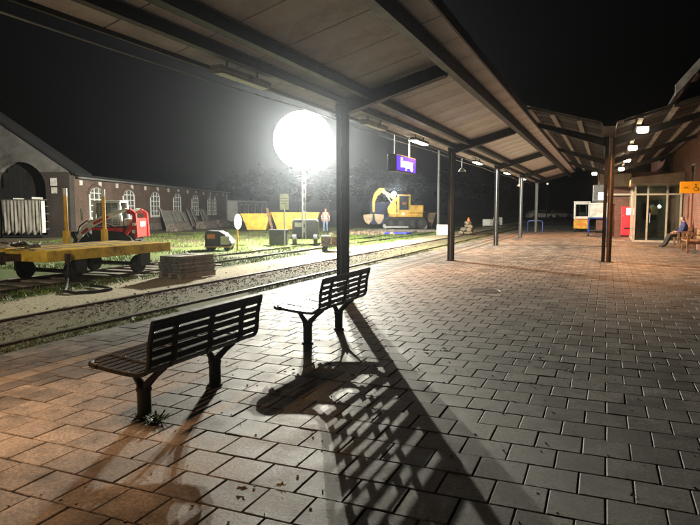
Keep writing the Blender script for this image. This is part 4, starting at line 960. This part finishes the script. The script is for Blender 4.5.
MB().bx(-1.15, -.75, -.28, -.262, 3.05, 3.5).build('notice', offw, sd); MB().bx(-1.1, -.75, -.28, -.262, 2.6, 2.95).build('notice', offw, sd)
MB().cyl((-4.25, 0, 6.8), (-4.25, 0, 8.2), .05).sphere((-4.25, 0, 8.3), .12, 8, 6).build('finial', galv, sd)
# slabs leaning on the workshop wall
M4 = Matrix.Translation((p[0], p[1], GZ)) @ Matrix.Rotation(YAW - R(3.3), 4, 'Z')
for k, s in enumerate((13.6, 14.6, 15.5, 16.6, 17.6, 19.2, 20.4, 21.6, 24.2, 25.4)):
    h = random.uniform(1.3, 1.75); o = MB().bar((0, 0, 0), (-h * .42, random.uniform(-.1, .5), h), .85, .08, (1, 0, 0)).build('leaning_slab', conc)
    o.matrix_world = M4 @ Matrix.Translation((h * .42 + .16, s, 0.02)); tag(o, ('grey slab leaning on the workshop wall below the arched windows'), 'slab', 'slabs leaning on the workshop')
for k, (s, x, l) in enumerate(((9.5, 2.6, 3.5), (15.5, 3.0, 4.0), (21, 2.8, 3.6))):
    t = thing('timber_stack', ('low dark timber stack behind the track loader', 'low dark timber stack before the leaning slabs, behind the pallet', 'low dark timber stack near the far arched windows')[k], 'timber', (0, 0, 0), 0, 'timber stacks by the workshop'); t.matrix_world = M4 @ Matrix.Translation((x, s, 0))
    for j in range(4):
        for i in range(3 - j // 2): MB().bx(-.5 + i * .3 + j * .05, -.24 + i * .3 + j * .05, random.uniform(-.1, .1), l + random.uniform(-.2, .2), j * .15, j * .15 + .145).build('timber', greyw, t)

# excavator, frame: x = right as seen from the platform, y = away
p = cw(4.4, 50.0)
ex = thing('excavator', 'yellow road-rail excavator with clamshell grab and glaring work light', 'excavator', (p[0], p[1], GZ), YAW)
for x in (-1.0, -.2, .75, 1.45):
    for yv in (.1, 1.7):
        wl_ = MB().cyl((x, yv - .17, .50), (x, yv + .17, .50), .47, n=20).build('wheel', rubber, ex, smooth=True); MB().cyl((x, yv - .18, .5), (x, yv + .18, .5), .2, n=12).build('rim', dsteel, wl_, smooth=True)
MB().bx(-1.3, 1.75, .3, 1.5, .45, .95).build('undercarriage', dsteel, ex, bevel=.05); MB().bx(-1.5, .4, -.35, -.2, .12, .26).build('rail_axle', galv, ex)
for x in (-1.4, 1.8): MB().cyl((x, .1, .22), (x, .3, .22), .2, n=14).cyl((x, 1.6, .22), (x, 1.8, .22), .2, n=14).build('rail_wheel', galv, ex, smooth=True)
MB().bx(-1.15, 1.65, .15, 1.75, 1.0, 1.32).build('turntable', yellow, ex, bevel=.05); MB().bx(.55, 1.7, .1, 1.8, 1.33, 2.0).build('engine_cover', yellow, ex, bevel=.08)
cb2 = MB()
for x in (-.35, .55):
    for yv in (.05, .95): cb2.bx(x - .045, x + .045, yv - .04, yv + .04, 1.32, 2.75)
cb2.bx(-.4, .6, 0, 1.0, 2.75, 2.86).bx(-.4, .6, 0, .06, 1.32, 1.6); cb2.build('cab', yellow, ex, bevel=.02)
for a in ((-.3, .5, .03, .04, 1.62, 2.72), (-.3, .5, .96, .97, 1.4, 2.72), (-.36, -.35, .1, .9, 1.5, 2.72)): MB().bx(*a).build('cab_window', glass, ex)
MB().bx(-.05, .35, .3, .75, 1.35, 2.0).build('operator_seat', black, ex, bevel=.04)
MB().prism([(-1.2, 1.3), (-.5, 1.3), (-.45, 1.9), (-.7, 2.4), (-.9, 2.3), (-1.25, 1.7)], 'y', 1.0, 1.5).build('boom_base', yellow, ex, bevel=.03)
bo = MB().prism([(-.55, 2.2), (-.8, 2.5), (-1.6, 2.95), (-1.85, 3.25), (-1.55, 3.35), (-1.35, 3.1), (-.6, 2.75), (-.35, 2.4)], 'y', 1.08, 1.42).build('boom', yellow, ex, bevel=.03)
MB().prism([(-1.55, 3.4), (-1.95, 3.45), (-2.4, 2.9), (-2.55, 2.35), (-2.3, 2.3), (-2.1, 2.75), (-1.6, 3.15)], 'y', 1.12, 1.38).build('jib', yellow, ex, bevel=.03)
MB().prism([(-2.55, 2.4), (-2.5, 1.25), (-2.32, 1.25), (-2.28, 2.4)], 'y', 1.14, 1.36).build('stick', yellow, ex, bevel=.02)
MB().cyl((-.9, 1.05, 2.2), (-1.45, 1.05, 2.95), .06).cyl((-1.9, 1.25, 3.4), (-2.35, 1.25, 3.0), .05).build('ram', galv, ex)
gb = mat('grab_steel', (.45, .34, .22), .5, .2, .25, 5)
for s in (-1, 1):
    MB().prism([(-2.41 + s * .04, 1.25), (-2.41 + s * .85, 1.2), (-2.41 + s * .88, .95), (-2.41 + s * .7, .55), (-2.41 + s * .42, .35), (-2.41 + s * .12, .7)], 'y', .9, 1.6).build('grab_shell', gb, ex, bevel=.03)
MB().cyl((-2.41, 1.25, 1.2), (-2.41, 1.25, 1.42), .16).build('rotator', dsteel, ex)
wl2 = MB().sphere((-.72, .92, 2.92), .2, 12, 8).build('work_light', emis_mat('work_lamp', (1, .98, .92), 40), ex, smooth=True)
MB().sphere((.0, -.03, 1.28), .09, 10, 6).build('head_light', emis_mat('head_lamp', (1, .7, .4), 12), ex, smooth=True); MB().bx(-.1, .3, .1, .4, 2.0, 2.25).build('operator_vest', hiv, ex, bevel=.05)
light('work_bulb', 'SPOT', ex, (-.85, .9, 2.92), 2600, (1, .98, .93), spot_size=R(120), spot_blend=.5, shadow_soft_size=.12, rot=(0, R(52), R(180)))
light('work_glow', 'POINT', ex, (-.72, .72, 3.12), 1300, (1, .97, .9), shadow_soft_size=.12)
# blue pipe frame, rubble, boards
p = cw(2.95, 40.0)
bf = thing('pipe_frame', 'bright blue pipe frame lying on the ground before the excavator', 'pipe frame', (p[0], p[1], GZ), YAW + R(-24))
bb = mat('bright_blue', (.06, .07, .75), .4, 0, .1)
MB().tube([(-.85, 0, .08), (.85, 0, .08)], .055, 8).tube([(-.75, .75, .08), (.95, .75, .08)], .055, 8).build('long_pipe', bb, bf)
for x in (-.7, -.1, .8): MB().tube([(x, 0, .08), (x + .1, .75, .08)], .05, 8).build('cross_pipe', bb, bf)
p = cw(1.4, 41)
rb = MB()
for k in range(160):
    rr = random.uniform(.04, .2); rb.box((p[0] + random.gauss(0, .8), p[1] + random.gauss(0, .9), GZ + rr * .3), (rr * 1.3, rr, rr), Matrix.Rotation(random.uniform(0, 3), 3, 'Z') @ Matrix.Rotation(random.uniform(-.6, .6), 3, 'X'))
tag(rb.build('rubble', mat('rubble', (.3, .22, .15), .9, 0, .4, 2)), 'low heap of rubble left of the blue pipe frame', 'rubble', kind='stuff')
p = cw(.6, 44.5)
for k in range(3):
    o = MB().box((0, 0, 0), (5.2, .22, .14)).build('sleeper_beam', greyw); q = cw(3.6 + k * .2, 44.3 + k * .5); o.location = (q[0], q[1], GZ + .07); o.rotation_euler = (0, 0, YAW + R(4 * k - 4)); tag(o, ('nearest of the long beams lying before the excavator', 'middle of the long beams lying before the excavator', 'farthest of the long beams lying before the excavator')[k], 'beam', 'beams before the excavator')
def wboard(px, d, w_, h, z0, label, rz=0):
    q = cw((px - 350) / 603 * d, d); t = thing('white_board', label, 'board', (q[0], q[1], GZ), YAW + rz, 'white boards along the track'); MB().bx(-w_ / 2, w_ / 2, -.02, .02, z0, z0 + h).build('panel', white, t)
    for x in (-w_ * .35, w_ * .35): MB().bx(x - .03, x + .03, .021, .06, 0, z0 + h * .9).build('stake', greyw, t)
wboard(442.5, 38.5, .75, .66, .02, 'white board at the foot of the tall pole, left of the second post'); wboard(487.5, 56, .95, .6, .12, 'white board just left of the third post'); wboard(497.5, 58, .95, .72, .15, 'white board just right of the third post', R(15))
q = cw((468 - 350) / 603 * 39.5, 39.5)
sk = thing('sack_pile', 'heap of beige sacks and stones beside the track between second and third posts', 'sacks', (q[0], q[1], GZ), YAW)
for k in range(40):
    o = MB().sphere((0, 0, 0), random.uniform(.13, .2), 10, 7, (1, .8, random.uniform(.5, .8))).build('sack', mat('sack', (.2, .16, .11), .9, 0, .3, 6, .6, 20), sk, smooth=True); lv = k // 11; o.location = (random.uniform(-.5, .5) * (1 - lv * .28), random.uniform(-.2, .5), .12 + lv * .22 + random.uniform(-.04, .04)); o.rotation_euler = (0, 0, random.uniform(0, 3))
cn = thing('traffic_cone', 'small orange cone on top of the beige sack heap', 'cone', (q[0], q[1] + .1, GZ + .88)); MB().cyl((0, 0, .03), (0, 0, .24), .1, .03, 14).build('body', hiv, cn, smooth=True); MB().bx(-.12, .12, -.12, .12, 0, .03).build('foot', hiv, cn)
# poles
q = cw((438 - 350) / 603 * 43, 43)
lp = thing('tall_pole', 'tall thin grey pole beyond the track, left of the second post', 'pole', (q[0], q[1], GZ)); MB().cyl((0, 0, 0), (0, 0, 10.5), .10, .06, 10).build('shaft', mat('grey_pole', (.13, .135, .13), .6, .2, .2, 4), lp, smooth=True); MB().bx(-.16, .16, -.16, .16, 0, .1).build('foot', conc, lp)
q = cw((546 - 350) / 603 * 80, 80)
lp = thing('street_lamp', 'distant thin street lamp beyond the last canopy post', 'street lamp', (q[0], q[1], GZ)); MB().cyl((0, 0, 0), (0, 0, 4.9), .07, .04, 8).build('shaft', dsteel, lp); MB().sphere((0, 0, 4.95), .13, 8, 6).build('lamp_head', emis_mat('dim_lamp', (1, .85, .6), 1.2), lp)
# far parked cars and blue container
def car(px, d, label, m_, rz):
    q = cw((px - 350) / 603 * d, d); t = thing('parked_car', label, 'car', (q[0], q[1], GZ), YAW + rz, 'cars parked beyond the platform')
    MB().prism([(-2.1, .3), (2.1, .3), (2.15, .62), (1.9, .82), (1.0, .9), (.5, 1.38), (-1.2, 1.42), (-1.9, .95), (-2.12, .8)], 'y', 0, 1.7).build('body', m_, t, bevel=.06)
    MB().prism([(.92, .93), (.48, 1.34), (-1.15, 1.37), (-1.6, .97)], 'y', -.006, 1.706).build('window', dglass, t)
    for x in (-1.3, 1.3):
        for yv in (.0, 1.7): MB().cyl((x, yv - .1, .32), (x, yv + .1, .32), .32, n=16).build('wheel', rubber, t, smooth=True)
    for x, m2 in ((2.12, offw), (-2.12, red)):
        for yv in (.25, 1.45): MB().bx(x - .04, x + .04, yv - .15, yv + .15, .58, .72).build('headlight' if x > 0 else 'tail_light', m2, t)
car(542, 95, 'pale car parked far off, left of the forklift', offw, R(5)); car(560, 99, 'silver car parked far off beside the pale car', galv, R(-4))
q = cw(1.6 + .5, 62); bcn = thing('blue_container', 'dim blue steel container behind the excavator grab', 'container', (q[0], q[1], GZ), YAW); MB().bx(0, 3.2, 0, 2.4, .1, 2.3).build('body', mat('container_blue', (.05, .08, .2), .6, 0, .2, 3), bcn); MB().bx(-.03, 3.23, -.03, 2.43, 2.3, 2.38).build('roof', dsteel, bcn)
for k in range(10): MB().bx(.1 + k * .31, .24 + k * .31, -.04, -.001, .2, 2.2).build('rib', MATS['container_blue'], bcn)
# trees behind the yard
def crown(seed, w_, h):
    rnd = random.Random(seed); mb = MB(); cl = []
    for k in range(46):
        a = rnd.uniform(0, 6.28); u = rnd.uniform(.1, 1) ** .6; z = rnd.uniform(0, 1); rad_ = w_ * math.sin(math.pi * (.12 + .8 * z)) * u; cl.append((rad_ * math.cos(a), rad_ * math.sin(a), h * z, rnd.uniform(.5, 1.1)))
    for c in cl:
        for _ in range(75):
            d = Vector((rnd.gauss(0, 1), rnd.gauss(0, 1), rnd.gauss(0, .8))).normalized() * c[3] * rnd.uniform(.5, 1.05); pz = Vector(c[:3]) + d; s = rnd.uniform(.18, .4); rt = Matrix.Rotation(rnd.uniform(0, 6.28), 3, 'Z') @ Matrix.Rotation(rnd.uniform(-1.2, 1.2), 3, 'X')
            mb.add([pz + rt @ Vector(v) for v in ((-s, 0, 0), (0, -s * .5, 0), (s, 0, 0), (0, s * .5, 0))], [(0, 1, 2, 3)])
    return mb, cl
protos = []
for k in range(3):
    mb, cl = crown(k + 3, 3.2, 7.2); me = mb.mesh('crown', leafm)
    tm = MB().tube([(0, 0, -3.2), (.05, 0, -1), (0, .08, 2), (.1, 0, 5)], [.26, .2, .14, .05], 8)
    for c in cl[:9]: tm.tube([(0, .03, min(4, max(-.5, c[2] * .5 - .5))), (c[0] * .5, c[1] * .5, c[2] * .75), c[:3]], [.08, .05, .02], 5)
    protos.append((me, tm.mesh('trunk', barkm)))
TL = ['far left tree above the office cabin', 'tree behind the gap between cabin and floodlight', 'broad tree directly behind the floodlight mast', 'tree behind the standing worker', 'tall tree just right of the first post', 'tree behind the excavator grab', 'tree behind the excavator cab', 'tree behind the tall pole', 'tree between second and third posts', 'tree beyond the third post']
for k, (pxx, d, s) in enumerate(((232, 150, 1.0), (262, 140, 1.1), (300, 148, 1.25), (328, 154, 1.1), (362, 150, 1.25), (385, 160, 1.1), (412, 165, 1.2), (446, 170, 1.15), (474, 175, 1.2), (506, 180, 1.1))):
    q = cw((pxx - 350) / 603 * d, d); t = thing('tree', 'dark leafy ' + TL[k], 'tree', (q[0], q[1], GZ), random.uniform(0, 6), 'trees behind the yard'); t.scale = (s * 1.1, s * 1.1, s)
    for me, nm in zip(protos[k % 3], ('crown', 'trunk')): o = bpy.data.objects.new(nm, me); COL.objects.link(o); o.parent = t; o.location = (0, 0, 3.2)
# ------------------------------------------------------------------ thin haze volume added to give the floodlight its halo
hz = MB().bx(-425, 425, -14, 425, -1.7, 17).build('haze', None)
hm = bpy.data.materials.new('haze'); hm.use_nodes = True; N = hm.node_tree.nodes; N.remove(N['Principled BSDF'])
pv_ = N.new('ShaderNodeVolumePrincipled'); pv_.inputs['Color'].default_value = (.8, .88, 1, 1); pv_.inputs['Density'].default_value = .0008; pv_.inputs['Anisotropy'].default_value = .9
hm.node_tree.links.new(pv_.outputs[0], N['Material Output'].inputs['Volume']); hz.data.materials.append(hm); tag(hz, 'thin haze over the whole station, added for the glow round the floodlight', kind='stuff')
